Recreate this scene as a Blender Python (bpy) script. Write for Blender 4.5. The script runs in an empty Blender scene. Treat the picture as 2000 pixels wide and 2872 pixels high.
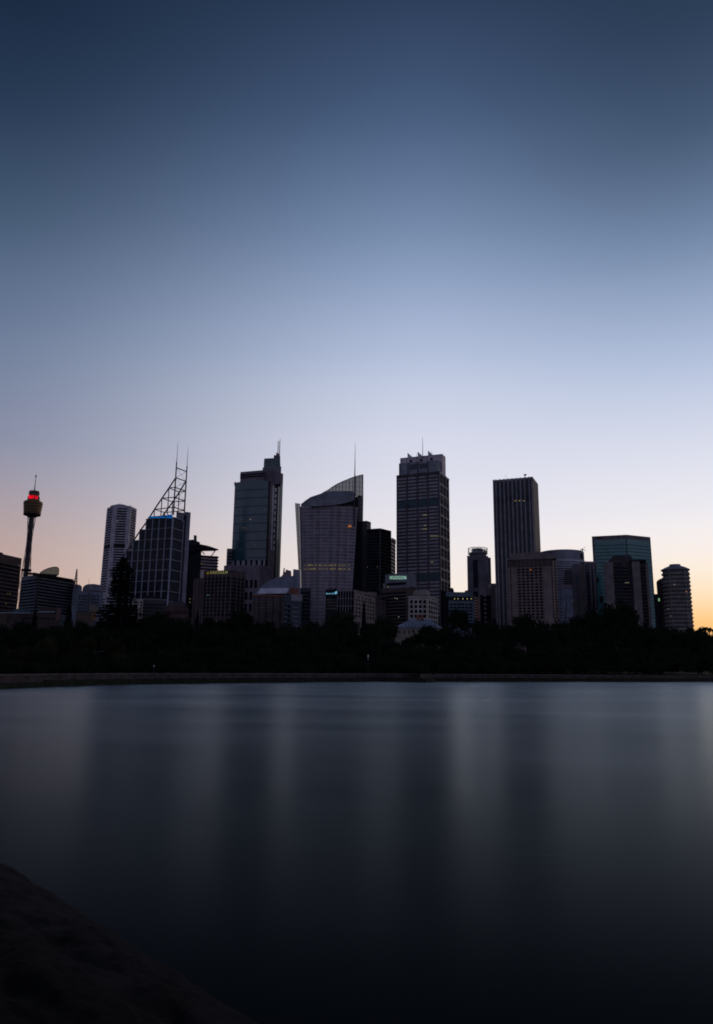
import bpy, bmesh, math, random
from mathutils import Vector, Matrix, noise
random.seed(7)
rad = math.radians
S = bpy.context.scene
COL = S.collection

# ------------------------------------------------------------------ camera
W, H, F = 2000.0, 2872.0, 2073.0          # photograph size and focal length in its pixels
CAM = Vector((0, 0, 5.5))
ROT = (Matrix.Rotation(rad(90 + 11.8), 3, 'X') @ Matrix.Rotation(rad(0.64), 3, 'Z'))
cd = bpy.data.cameras.new('camera')
cd.sensor_fit = 'VERTICAL'; cd.sensor_height = 36.0; cd.lens = 36.0 * F / H
cd.clip_start = 0.1; cd.clip_end = 20000
cam = bpy.data.objects.new('camera', cd); COL.objects.link(cam)
cam.matrix_world = Matrix.Translation(CAM) @ ROT.to_4x4()
S.camera = cam

# ------------------------------------------------------------------ exposure
S.view_settings.view_transform = 'Standard'; S.view_settings.look = 'None'
S.view_settings.exposure = 0; S.view_settings.gamma = 1
S.cycles.filter_width = 1.8; S.cycles.max_bounces = 5; S.cycles.diffuse_bounces = 2; S.cycles.glossy_bounces = 3
S.cycles.transparent_max_bounces = 12

def lin(c):
    return tuple(((v / 255) / 12.92) if v / 255 <= .04045 else (((v / 255) + .055) / 1.055) ** 2.4 for v in c)

# ------------------------------------------------------------------ sky (twilight, sun just set to the right)
wd = bpy.data.worlds.new('World'); S.world = wd; wd.use_nodes = True
nt = wd.node_tree; nt.nodes.clear()
N = nt.nodes.new; L = nt.links.new
def math_node(tree, op, a, b=None, clamp=False):
    n = tree.nodes.new('ShaderNodeMath'); n.operation = op; n.use_clamp = clamp
    for i, v in enumerate((a, b)):
        if v is None: continue
        if isinstance(v, (int, float)): n.inputs[i].default_value = v
        else: tree.links.new(v, n.inputs[i])
    return n.outputs[0]
tc = N('ShaderNodeTexCoord'); sp = N('ShaderNodeSeparateXYZ'); L(tc.outputs['Generated'], sp.inputs[0])
el = math_node(nt, 'MULTIPLY', math_node(nt, 'ARCSINE', sp.outputs[2]), 180 / math.pi)
az = math_node(nt, 'MULTIPLY', math_node(nt, 'ARCTAN2', sp.outputs[0], sp.outputs[1]), 180 / math.pi)
elf = math_node(nt, 'DIVIDE', el, 60.0, True)
def ramp(stops):
    r = N('ShaderNodeValToRGB'); r.color_ramp.interpolation = 'B_SPLINE'
    e = r.color_ramp.elements
    while len(e) < len(stops): e.new(0.5)
    for k, (p, c) in enumerate(stops):
        e[k].position = max(0, min(1, p / 60.0)); e[k].color = (*lin(c), 1)
    L(elf, r.inputs[0]); return r.outputs[0]
rl = ramp([(0, (206, 162, 138)), (5, (194, 160, 148)), (8.5, (181, 156, 153)), (12, (157, 149, 162)), (15.5, (131, 138, 164)), (22, (106, 123, 152)), (26.5, (86, 105, 135)), (30, (68, 88, 114)), (34.5, (46, 65, 92)), (38, (34, 52, 77)), (42.5, (22, 40, 64)), (52, (14, 27, 48))])
rm = ramp([(0, (255, 236, 208)), (6, (251, 239, 230)), (11.4, (233, 231, 241)), (17.2, (215, 218, 236)), (20.5, (203, 211, 231)), (23.7, (183, 195, 223)), (28, (153, 171, 203)), (32.3, (122, 143, 177)), (38, (80, 102, 136)), (42, (63, 83, 115)), (46.5, (43, 61, 90)), (55, (28, 42, 66))])
rr = ramp([(0, (252, 158, 66)), (3.3, (253, 200, 126)), (4.9, (253, 224, 184)), (6.7, (252, 237, 219)), (8.8, (249, 241, 239)), (11.4, (238, 237, 244)), (17, (211, 217, 236)), (22, (177, 193, 223)), (27.5, (130, 151, 183)), (31.5, (101, 123, 154)), (36, (67, 87, 115)), (42.5, (40, 58, 85)), (52, (24, 38, 60))])
rb = ramp([(0, (138, 136, 164)), (8, (158, 152, 180)), (18, (138, 144, 180)), (35, (92, 108, 146)), (60, (44, 59, 90))])
def mix(f, a, b):
    m = N('ShaderNodeMixRGB'); L(f, m.inputs[0])
    L(a, m.inputs[1]); L(b, m.inputs[2]); return m.outputs[0]
def rng(v, a, b, smooth=False):
    n = N('ShaderNodeMapRange'); n.clamp = True
    if smooth: n.interpolation_type = 'SMOOTHSTEP'
    n.inputs[1].default_value = a; n.inputs[2].default_value = b; L(v, n.inputs[0]); return n.outputs[0]
c1 = mix(rng(az, -33.0, 8.0, True), rl, rm)
c2 = mix(rng(az, 3.0, 28.0, True), c1, rr)
c3 = mix(rng(math_node(nt, 'ABSOLUTE', math_node(nt, 'SUBTRACT', az, 14.0)), 42, 100, True), c2, rb)
c4 = mix(rng(el, -1.2, -0.2), (lambda r: (setattr(r.outputs[0], 'default_value', (.01, .011, .014, 1)), r.outputs[0])[1])(N('ShaderNodeRGB')), c3)
bg = N('ShaderNodeBackground'); L(c4, bg.inputs[0]); bg.inputs[1].default_value = 0.97
SUN_AZ, SUN_EL = 38.0, 2.0                 # to the right of the view, at the horizon
sky = N('ShaderNodeTexSky'); sky.sky_type = 'NISHITA'; sky.sun_disc = False
sky.sun_elevation = rad(SUN_EL); sky.sun_rotation = rad(SUN_AZ)
bn = N('ShaderNodeBackground'); L(sky.outputs[0], bn.inputs[0]); bn.inputs[1].default_value = 0.004
ad = N('ShaderNodeAddShader'); L(bg.outputs[0], ad.inputs[0]); L(bn.outputs[0], ad.inputs[1])
wo = N('ShaderNodeOutputWorld'); L(ad.outputs[0], wo.inputs[0])

sl = bpy.data.lights.new('sun', 'SUN'); sl.energy = 0.018; sl.angle = rad(6); sl.color = (1, .55, .3)
so = bpy.data.objects.new('sun', sl); COL.objects.link(so)
sd = Vector((math.sin(rad(SUN_AZ)) * math.cos(rad(SUN_EL)), math.cos(rad(SUN_AZ)) * math.cos(rad(SUN_EL)), math.sin(rad(SUN_EL))))
so.rotation_euler = sd.to_track_quat('Z', 'Y').to_euler(); so.location = (300, 300, 400)

# ------------------------------------------------------------------ measuring helpers
def ray(px, py):
    return (ROT @ Vector(((px - W / 2) / F, (H / 2 - py) / F, -1))).normalized()
def PY(px, py, Y):
    d = ray(px, py); return CAM + d * ((Y - CAM.y) / d.y)
def PZ(px, py, z):
    d = ray(px, py); return CAM + d * ((z - CAM.z) / d.z)
def PP(px, py, p0, n):
    d = ray(px, py); return CAM + d * ((p0 - CAM).dot(n) / d.dot(n))
def proj(p):
    q = ROT.transposed() @ (Vector(p) - CAM)
    return (W / 2 + F * q.x / -q.z, H / 2 - F * q.y / -q.z)
def zat(xy, py):
    lo, hi = -50.0, 900.0
    for _ in range(50):
        m = (lo + hi) / 2
        if proj((xy[0], xy[1], m))[1] > py: lo = m
        else: hi = m
    return lo
def xy(p): return Vector((p[0], p[1]))

# ------------------------------------------------------------------ materials
MATS = {}
def mat(name, col, rough=.7, metal=0., var=.25, scale=.15, spec=.06, rnd=.0):
    if name in MATS: return MATS[name]
    m = bpy.data.materials.new(name); m.use_nodes = True; t = m.node_tree
    b = t.nodes['Principled BSDF']
    g = t.nodes.new('ShaderNodeNewGeometry'); n1 = t.nodes.new('ShaderNodeTexNoise')
    n1.inputs['Scale'].default_value = scale; n1.inputs['Detail'].default_value = 6
    t.links.new(g.outputs['Position'], n1.inputs['Vector'])
    mr = t.nodes.new('ShaderNodeMapRange'); t.links.new(n1.outputs[0], mr.inputs[0])
    mr.inputs[1].default_value = .3; mr.inputs[2].default_value = .7
    mr.inputs[3].default_value = 1 - var; mr.inputs[4].default_value = 1 + var
    v = mr.outputs[0]
    if rnd:
        oi = t.nodes.new('ShaderNodeObjectInfo')
        r2 = t.nodes.new('ShaderNodeMapRange'); t.links.new(oi.outputs['Random'], r2.inputs[0])
        r2.inputs[3].default_value = 1 - rnd; r2.inputs[4].default_value = 1 + rnd
        v = math_node(t, 'MULTIPLY', v, r2.outputs[0])
    mx = t.nodes.new('ShaderNodeVectorMath'); mx.operation = 'SCALE'
    mx.inputs[0].default_value = col; t.links.new(v, mx.inputs['Scale'])
    t.links.new(mx.outputs[0], b.inputs['Base Color'])
    b.inputs['Roughness'].default_value = rough; b.inputs['Metallic'].default_value = metal
    b.inputs['Specular IOR Level'].default_value = spec
    MATS[name] = m; return m
def emit(name, col, s=1.0):
    if name in MATS: return MATS[name]
    m = bpy.data.materials.new(name); m.use_nodes = True; t = m.node_tree; t.nodes.clear()
    e = t.nodes.new('ShaderNodeEmission'); e.inputs[0].default_value = (*lin(col), 1); e.inputs[1].default_value = s
    o = t.nodes.new('ShaderNodeOutputMaterial'); t.links.new(e.outputs[0], o.inputs[0])
    MATS[name] = m; return m
def see_through(name, col, fac):
    m = bpy.data.materials.new(name); m.use_nodes = True; t = m.node_tree
    b = t.nodes['Principled BSDF']; b.inputs['Base Color'].default_value = (*col, 1); b.inputs['Roughness'].default_value = .3
    tr = t.nodes.new('ShaderNodeBsdfTransparent'); mx = t.nodes.new('ShaderNodeMixShader')
    mx.inputs[0].default_value = fac
    t.links.new(b.outputs[0], mx.inputs[1]); t.links.new(tr.outputs[0], mx.inputs[2])
    t.links.new(mx.outputs[0], t.nodes['Material Output'].inputs[0]); MATS[name] = m; return m

CONC = mat('pale concrete', (.36, .33, .36)); CONCD = mat('grey concrete', (.17, .16, .18))
GREYBLUE = mat('blue grey cladding', (.20, .215, .25)); MAUVE = mat('mauve granite', (.16, .135, .15))
BROWN = mat('brown precast', (.19, .142, .13)); DBROWN = mat('dark brown granite', (.07, .05, .048))
SAND = mat('sandstone', (.27, .21, .18)); CREAM = mat('cream render', (.36, .32, .28))
BRICK = mat('red brick', (.17, .07, .05)); SLATE = mat('slate roof', (.16, .18, .22)); PALEROOF = mat('pale metal roof', (.5, .47, .55), .4)
GLASS = mat('dark blue glass', (.018, .026, .042), .2, spec=.3, rnd=.25)
GLASSG = mat('teal glass', (.030, .078, .092), .14, spec=.5, rnd=.2)
GLASSGREEN = mat('green mirror glass', (.035, .135, .13), .16, spec=.5, rnd=.2)
GLASSK = mat('black glass', (.011, .013, .017), .5, spec=0., rnd=.2)
FINWHITE = mat('white metal fins', (.30, .31, .35), .5); FINGREY = mat('grey metal fins', (.22, .21, .24), .5)
STEEL = mat('dark steel', (.06, .055, .06), .5); GOLD = mat('bronze gold cladding', (.115, .08, .045), .45, .4)
BLACKM = mat('black roof plant', (.02, .02, .024)); WHITE = mat('white paint', (.75, .74, .74))
LITY = emit('warm lit window', (200, 178, 112), .40); LITO = emit('orange lit window', (235, 140, 60), .6)
LITW = emit('pale lit window', (200, 196, 175), .35); LITG = emit('greenish lamp', (150, 210, 150), .5)

# ------------------------------------------------------------------ object helpers
def thing(name, label, cat, loc=(0, 0, 0), group=None):
    o = bpy.data.objects.new(name, None); COL.objects.link(o); o.location = loc; o.empty_display_size = 2
    o['label'] = label; o['category'] = cat
    if group: o['group'] = group
    return o
def tag(o, label, cat, group=None):
    o['label'] = label; o['category'] = cat
    if group: o['group'] = group
    return o
def link_mesh(name, me, root=None):
    o = bpy.data.objects.new(name, me); COL.objects.link(o)
    if root is not None: o.parent = root
    return o
def origin_of(root):
    v = Vector((0, 0, 0))
    while root is not None: v = v + root.location; root = root.parent
    return v
def from_bm(name, bm, m, root=None, smooth=False, loc=None):
    """bm holds world coordinates; they become local to the root"""
    off = origin_of(root) if root is not None else Vector(loc or (0, 0, 0))
    bmesh.ops.translate(bm, verts=bm.verts, vec=-off)
    bmesh.ops.recalc_face_normals(bm, faces=bm.faces)
    me = bpy.data.meshes.new(name); bm.to_mesh(me); bm.free()
    for mm in (m if isinstance(m, (list, tuple)) else [m]): me.materials.append(mm)
    if smooth:
        for p in me.polygons: p.use_smooth = True
    o = link_mesh(name, me, root)
    if root is None: o.location = off
    return o
def add_prism(bm, bot, top):
    a = [bm.verts.new(p) for p in bot]; b = [bm.verts.new(p) for p in top]
    n = len(a)
    bm.faces.new(a); bm.faces.new(list(reversed(b)))
    for i in range(n): bm.faces.new((a[i], b[i], b[(i + 1) % n], a[(i + 1) % n]))
def prism(name, poly, z0, z1, m, root, top=None):
    bm = bmesh.new(); top = top or poly
    zs = z1 if isinstance(z1, (list, tuple)) else [z1] * len(poly)
    add_prism(bm, [(p[0], p[1], z0) for p in poly], [(p[0], p[1], z) for p, z in zip(top, zs)])
    return from_bm(name, bm, m, root)
def slab(name, pts, p0, n, thick, m, root, sub=None):
    """outline measured on a vertical plane, given real thickness going back"""
    bm = bmesh.new(); n = Vector((n[0], n[1], 0)).normalized()
    q = [PP(x, y, p0, n) for x, y in pts]
    c = sum(q, Vector((0, 0, 0))) / len(q); b = Vector((c.x, c.y, 0)).normalized() * thick
    add_prism(bm, q, [p + b for p in q])
    return from_bm(name, bm, m, root)
def add_tube(bm, a, b, r0, r1=None, seg=8):
    a, b = Vector(a), Vector(b); r1 = r0 if r1 is None else r1
    d = (b - a); q = d.to_track_quat('Z', 'Y')
    A = [bm.verts.new(a + q @ Vector((r0 * math.cos(2 * math.pi * i / seg), r0 * math.sin(2 * math.pi * i / seg), 0))) for i in range(seg)]
    B = [bm.verts.new(b + q @ Vector((r1 * math.cos(2 * math.pi * i / seg), r1 * math.sin(2 * math.pi * i / seg), 0))) for i in range(seg)]
    bm.faces.new(list(reversed(A))); bm.faces.new(B)
    for i in range(seg): bm.faces.new((A[i], A[(i + 1) % seg], B[(i + 1) % seg], B[i]))
def tube(name, a, b, r0, r1, m, root, seg=8):
    bm = bmesh.new(); add_tube(bm, a, b, r0, r1, seg); return from_bm(name, bm, m, root)
def lathe(name, cx, cy, prof, m, root, seg=32, smooth=False):
    bm = bmesh.new(); rings = []
    for r, z in prof:
        rings.append([bm.verts.new((cx + r * math.cos(2 * math.pi * i / seg), cy + r * math.sin(2 * math.pi * i / seg), z)) for i in range(seg)])
    for a, b in zip(rings, rings[1:]):
        for i in range(seg): bm.faces.new((a[i], a[(i + 1) % seg], b[(i + 1) % seg], b[i]))
    bm.faces.new(rings[0]); bm.faces.new(rings[-1])
    return from_bm(name, bm, m, root, smooth)

CUBES = {}
def cube_mesh(m):
    if m.name not in CUBES:
        bm = bmesh.new(); bmesh.ops.create_cube(bm, size=1.0)
        me = bpy.data.meshes.new('panel ' + m.name); bm.to_mesh(me); bm.free(); me.materials.append(m)
        CUBES[m.name] = me
    return CUBES[m.name]
PEND = {}      # (root, part name) -> list of (material, world matrix, size)
def box(root, name, m, center, ax, ay, az_):
    """box with full edge vectors ax, ay, az_ about a centre"""
    M = Matrix.Identity(4)
    for i, v in enumerate((ax, ay, az_)):
        for j in range(3): M[j][i] = v[j]
    M.translation = center
    PEND.setdefault((root, name), []).append((m, M, Vector(ax).length * Vector(az_).length))
def flush():
    for (root, name), lst in PEND.items():
        if len(lst) > 100: lst = sorted(lst, key=lambda t: -round(t[2], 2))
        org = Matrix.Translation(-origin_of(root))
        for m, M, s in lst[:100]:
            o = link_mesh(name, cube_mesh(m), root); o.matrix_local = org @ M
        rest = lst[100:]
        if rest:
            bm = bmesh.new(); mats = []
            for m, M, s in rest:
                if m not in mats: mats.append(m)
                r = bmesh.ops.create_cube(bm, size=1.0, matrix=M)
                for v in r['verts']:
                    for f in v.link_faces: f.material_index = mats.index(m)
            o = from_bm(name, bm, mats, root); o['kind'] = 'stuff'
    PEND.clear()

class Face:
    """visible wall between plan points a (left) and b (right), z0..z1; bottom points may differ"""
    def __init__(s, root, a, b, z0, z1, a0=None, b0=None):
        s.root = root; s.a = xy(a); s.b = xy(b); s.z0 = z0; s.z1 = z1
        s.a0 = xy(a0) if a0 is not None else s.a; s.b0 = xy(b0) if b0 is not None else s.b
        t = (s.b - s.a).normalized(); n = Vector((t.y, -t.x))
        if n.dot(xy(CAM) - (s.a + s.b) / 2) < 0: n = -n
        s.n = Vector((n.x, n.y, 0)); s.t = Vector((t.x, t.y, 0)); s.len = (s.b - s.a).length
    def pt(s, u, z, off=0):
        v = (z - s.z0) / (s.z1 - s.z0)
        p = (s.a0.lerp(s.b0, u)).lerp(s.a.lerp(s.b, u), v)
        return Vector((p.x, p.y, z)) + s.n * off
    def box(s, name, m, u0, u1, za, zb, proud=.25, inset=.15):
        w = s.pt(u1, (za + zb) / 2) - s.pt(u0, (za + zb) / 2)
        um = (u0 + u1) / 2
        h = s.pt(um, zb) - s.pt(um, za)
        c = s.pt(um, (za + zb) / 2, (proud - inset) / 2)
        box(s.root, name, m, c, w, s.n * (proud + inset), h)
    def grid(s, name, m, ncol, zs, h, fill=.7, u0=0., u1=1., proud=.1, skip=None):
        du = (u1 - u0) / ncol
        for z in zs:
            for i in range(ncol):
                if skip and skip(i, z): continue
                c = u0 + (i + .5) * du
                s.box(name, m, c - du * fill / 2, c + du * fill / 2, z, z + h, proud)
    def bands(s, name, m, zs, h, u0=0., u1=1., proud=.2):
        for z in zs: s.box(name, m, u0, u1, z, z + h, proud)
    def ups(s, name, m, us, w, za, zb, proud=.5):
        for u in us: s.box(name, m, u - w / s.len / 2, u + w / s.len / 2, za, zb, proud)
    def u_of(s, px, z):
        lo, hi = -1.5, 2.5
        for _ in range(40):
            mm = (lo + hi) / 2
            if proj(s.pt(mm, z))[0] < px: lo = mm
            else: hi = mm
        return lo
    def px(s, name, m, x0, x1, y0, y1, proud=.25, inset=.15):
        """box measured from the photograph on this wall"""
        n = s.n; p0 = s.pt(.5, s.z0)
        pa = PP((x0 + x1) / 2, y1, p0, n); pb = PP((x0 + x1) / 2, y0, p0, n)
        ua, ub = s.u_of(x0, (pa.z + pb.z) / 2), s.u_of(x1, (pa.z + pb.z) / 2)
        s.box(name, m, ua, ub, pa.z, pb.z, proud, inset)
    def z_px(s, px, py): return PP(px, py, s.pt(.5, s.z0), s.n).z
    def text(s, body, x0, x1, y0, y1, m, root, off=.5, shear=0., name='lettering', depth=.2, bold=.0):
        p0 = s.pt(.5, s.z0, off); n = s.n
        a = PP(x0, y1, p0, n); b = PP(x1, y1, p0, n); h = PP(x0, y0, p0, n).z - a.z
        cu = bpy.data.curves.new('lettering', 'FONT'); cu.body = body; cu.extrude = depth; cu.shear = shear; cu.offset = bold; cu.space_character = 1.3
        tmp = bpy.data.objects.new('lettering', cu); COL.objects.link(tmp)
        dg = bpy.context.evaluated_depsgraph_get(); dg.update()
        me = bpy.data.meshes.new_from_object(tmp.evaluated_get(dg))
        bpy.data.objects.remove(tmp)
        xs = [v.co.x for v in me.vertices]; ys = [v.co.y for v in me.vertices]
        wx, hy = max(xs) - min(xs), max(ys) - min(ys)
        sx = (b - a).length / wx; sy = h / hy
        t = (b - a).normalized()
        for v in me.vertices:
            x, y, z = v.co
            v.co = a + t * ((x - min(xs)) * sx) + Vector((0, 0, 1)) * ((y - min(ys)) * sy) + n * z - origin_of(root)
        me.materials.clear(); me.materials.append(m)
        return link_mesh(name, me, root)

def sign_board(f, x0, x1, y0, y1, m, off=.2, th=.5):
    bm = bmesh.new(); q = [PP(x, y, f.pt(.5, f.z0, off), f.n) for x, y in ((x0, y0), (x1, y0), (x1, y1), (x0, y1))]
    # keep the board level along the wall
    zt_, zb_ = (q[0].z + q[1].z) / 2, (q[2].z + q[3].z) / 2
    q = [Vector((p.x, p.y, zt_ if i < 2 else zb_)) for i, p in enumerate(q)]
    add_prism(bm, q, [p - f.n * th for p in q]); return from_bm('sign', bm, m, f.root)
def fpx(f, pts, off):
    return [PP(x, y, f.pt(.5, f.z0, off), f.n) for x, y in pts]
GZ = 7.0    # city ground level
def corners(D, c, l=None, r=None, wl=30, wr=30):
    """plan of a box tower from its roof corners in the photograph: nearest corner c at depth D, left l, right r"""
    pc = PY(c[0], c[1], D); z = pc.z
    out = {'z': z, 'c': xy(pc)}
    if l: out['l'] = xy(PZ(l[0], l[1], z)) if len(l) == 2 else xy(PY(l[0], l[1], l[2]))
    if r: out['r'] = xy(PZ(r[0], r[1], z)) if len(r) == 2 else xy(PY(r[0], r[1], r[2]))
    return out
def box_tower(name, label, cat, D, c, l, r, m, group=None, part='tower_body', z0=GZ, ztop=None):
    k = corners(D, c, l, r)
    C_, L_, R_ = k['c'], k['l'], k['r']; bk = L_ + R_ - C_
    root = thing(name, label, cat, ((C_.x + bk.x) / 2, (C_.y + bk.y) / 2, z0), group)
    z = ztop or k['z']
    prism(part, [L_, C_, R_, bk], z0, z, m, root)
    return root, Face(root, L_, C_, z0, z), Face(root, C_, R_, z0, z), z, (L_, C_, R_, bk)
def flat_tower(name, label, cat, x0, x1, ytop, D, depth, m, tilt=0., group=None, part='tower_body', z0=GZ):
    """a block seen front on: left and right pixel columns at its roof row"""
    a = PY(x0, ytop, D); b = PY(x1, ytop, D + tilt); z = a.z
    A, B_ = xy(a), xy(b); n = ((A + B_) / 2).normalized() * depth
    root = thing(name, label, cat, ((A.x + B_.x + n.x) / 2, (A.y + B_.y + n.y) / 2, z0), group)
    prism(part, [A, B_, B_ + n, A + n], z0, z, m, root)
    return root, Face(root, A, B_, z0, z), z, (A, B_, B_ + n, A + n)
def shrink(poly, k, toward=None):
    c = sum((Vector(p) for p in poly), Vector((0, 0))) / len(poly)
    return [c + (Vector(p) - c) * k for p in poly]
def steps(z0, z1, n): return [z0 + (z1 - z0) * i / n for i in range(n)]
def stepsd(z0, z1, n): return list(reversed(steps(z0, z1, n)))

# ================================================================== THE SETTING
def structure(o): o['kind'] = 'structure'; return o
WATERLINE = [(-400, 1958), (-150, 1941), (0, 1931), (130, 1926), (250, 1922), (375, 1919), (625, 1915.5), (800, 1914), (1000, 1912), (1060, 1911), (1160, 1912.5), (1185, 1913.5), (1215, 1911.8), (1400, 1911.5), (1700, 1911.8), (2000, 1911.8), (2300, 1913)]
shore = [xy(PZ(x, y, 0)) for x, y in WATERLINE]
shore = [shore[0] + (shore[0] - shore[1]) * 4] + shore + [shore[-1] + (shore[-1] - shore[-2]) * 3]
WALLZ = 3.0
def inland(k):
    out = []
    for i, p in enumerate(shore):
        a = shore[max(0, i - 1)]; b = shore[min(len(shore) - 1, i + 1)]
        t = (b - a).normalized(); n = Vector((-t.y, t.x))
        out.append(p + n * k)
    return out
# ground: one sheet from the sea wall to the horizon
bm = bmesh.new(); rows = []
for k, z in ((1.6, 2.55), (4, 2.7), (40, 3.2)):
    rows.append([bm.verts.new((p.x, p.y, z)) for p in inland(k)])
for add, z in ((90, 4.0), (200, GZ), (500, GZ + .4), (9000, GZ + 1)):
    rows.append([bm.verts.new((p.x * (1 + add / 500), p.y + add, z)) for p in inland(40)])
for a, b in zip(rows, rows[1:]):
    for i in range(len(a) - 1): bm.faces.new((a[i], a[i + 1], b[i + 1], b[i]))
structure(from_bm('ground', bm, mat('dark lawn', (.010, .014, .008), .9, var=.4, scale=.05), None))

# water: long exposure of a small chop, so a broad glossy lobe over deep dark water
wm = bpy.data.materials.new('harbour water'); wm.use_nodes = True; t = wm.node_tree; t.nodes.clear()
geo = t.nodes.new('ShaderNodeNewGeometry'); mp = t.nodes.new('ShaderNodeMapping'); mp.inputs['Scale'].default_value = (.35, 1.5, 1)
t.links.new(geo.outputs['Position'], mp.inputs[0])
n1 = t.nodes.new('ShaderNodeTexNoise'); n1.inputs['Scale'].default_value = 1; n1.inputs['Detail'].default_value = 7; n1.inputs['Roughness'].default_value = .6
t.links.new(mp.outputs[0], n1.inputs[0])
bp = t.nodes.new('ShaderNodeBump'); bp.inputs['Strength'].default_value = .30; bp.inputs['Distance'].default_value = .05
mp2 = t.nodes.new('ShaderNodeMapping'); mp2.inputs['Scale'].default_value = (.02, .06, 1); t.links.new(geo.outputs['Position'], mp2.inputs[0])
n4 = t.nodes.new('ShaderNodeTexNoise'); n4.inputs['Scale'].default_value = 1; n4.inputs['Detail'].default_value = 4; t.links.new(mp2.outputs[0], n4.inputs[0])
pr_ = t.nodes.new('ShaderNodeMapRange'); pr_.inputs[1].default_value = .42; pr_.inputs[2].default_value = .68; t.links.new(n4.outputs[0], pr_.inputs[0])
t.links.new(math_node(t, 'MULTIPLY', n1.outputs[0], pr_.outputs[0]), bp.inputs['Height'])
rv = t.nodes.new('ShaderNodeMapRange'); rv.inputs[1].default_value = .3; rv.inputs[2].default_value = .7; rv.inputs[3].default_value = .225; rv.inputs[4].default_value = .275; t.links.new(n4.outputs[0], rv.inputs[0])
gl = t.nodes.new('ShaderNodeBsdfGlossy'); gl.distribution = 'GGX'; gl.inputs['Color'].default_value = (.80, .905, 1, 1)
t.links.new(rv.outputs[0], gl.inputs['Roughness']); t.links.new(bp.outputs[0], gl.inputs['Normal'])
df = t.nodes.new('ShaderNodeBsdfDiffuse'); df.inputs[0].default_value = (.0024, .0052, .0068, 1)
lw = t.nodes.new('ShaderNodeLayerWeight'); lw.inputs[0].default_value = .5
fr = t.nodes.new('ShaderNodeValToRGB'); fr.color_ramp.interpolation = 'B_SPLINE'; e = fr.color_ramp.elements
pts = [(0.0, .002), (.58, .0025), (.64, .0056), (.70, .0125), (.76, .031), (.82, .070), (.87, .14), (.92, .275), (.96, .39), (1.0, .56)]
while len(e) < len(pts): e.new(.5)
for k, (p, v) in enumerate(pts): e[k].position = p; e[k].color = (v, v, v, 1)
t.links.new(lw.outputs['Facing'], fr.inputs[0])
mx = t.nodes.new('ShaderNodeMixShader'); t.links.new(fr.outputs[0], mx.inputs[0]); t.links.new(df.outputs[0], mx.inputs[1]); t.links.new(gl.outputs[0], mx.inputs[2])
o_ = t.nodes.new('ShaderNodeOutputMaterial'); t.links.new(mx.outputs[0], o_.inputs[0])
bm = bmesh.new(); bm.faces.new([bm.verts.new(p) for p in ((-3000, -600, 0), (3000, -600, 0), (3000, 1500, 0), (-3000, 1500, 0))])
structure(from_bm('water', bm, wm, None))

# sea wall: pale stone face above a dark tidal footing
STONE = mat('sea wall stone', (.06, .051, .047), .85, var=.45, scale=.6)
WEED = mat('tidal weed', (.020, .022, .014), .8, var=.4, scale=.8)
sw = thing('seawall', 'long low stone sea wall along the far shore, pale face above a dark footing', 'sea wall', (shore[8].x, shore[8].y, 0))
def wallstrip(name, k0, k1, z0, z1, m, root, rng_=None, jit=0.):
    bm = bmesh.new(); A = inland(k0); B = inland(k1)
    if rng_: A = A[rng_[0]:rng_[1]]; B = B[rng_[0]:rng_[1]]
    prev = None
    rr_ = random.Random(3)
    P_, Q_ = [], []
    for i in range(len(A) - 1):
        m_ = max(1, int((A[i + 1] - A[i]).length / 3))
        for j in range(m_): P_.append(A[i].lerp(A[i + 1], j / m_)); Q_.append(B[i].lerp(B[i + 1], j / m_))
    P_.append(A[-1]); Q_.append(B[-1])
    for p, q in zip(P_, Q_):
        d = (p - q).normalized() * rr_.uniform(0, jit); dz = rr_.uniform(-jit, jit) * .25
        cur = [bm.verts.new((p.x + d.x, p.y + d.y, z0)), bm.verts.new((p.x + d.x * .5, p.y + d.y * .5, z1 + dz)), bm.verts.new((q.x, q.y, z1 + dz)), bm.verts.new((q.x, q.y, z0))]
        if prev:
            for a in range(4): bm.faces.new((prev[a], prev[(a + 1) % 4], cur[(a + 1) % 4], cur[a]))
        else: bm.faces.new(cur)
        prev = cur
    bm.faces.new(list(reversed(prev)))
    return from_bm(name, bm, m, root)
wallstrip('wall_face', .9, 2.1, -1, WALLZ - .35, STONE, sw)
wallstrip('coping', .75, 2.2, WALLZ - .35, WALLZ, mat('coping stone', (.10, .086, .08), .85, var=.4, scale=.4), sw)
wallstrip('footing', -1.2, .9, -2, 1.05, WEED, sw, jit=.9)
wallstrip('footing', .2, .905, .9, 1.5, WEED, sw, rng_=(4, 20), jit=.25)

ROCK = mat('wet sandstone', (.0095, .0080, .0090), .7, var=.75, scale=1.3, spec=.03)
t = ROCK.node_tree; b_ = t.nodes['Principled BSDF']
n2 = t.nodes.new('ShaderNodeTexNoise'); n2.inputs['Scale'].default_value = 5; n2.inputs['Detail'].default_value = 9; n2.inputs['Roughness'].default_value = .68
g2 = t.nodes.new('ShaderNodeNewGeometry'); t.links.new(g2.outputs['Position'], n2.inputs['Vector'])
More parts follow.
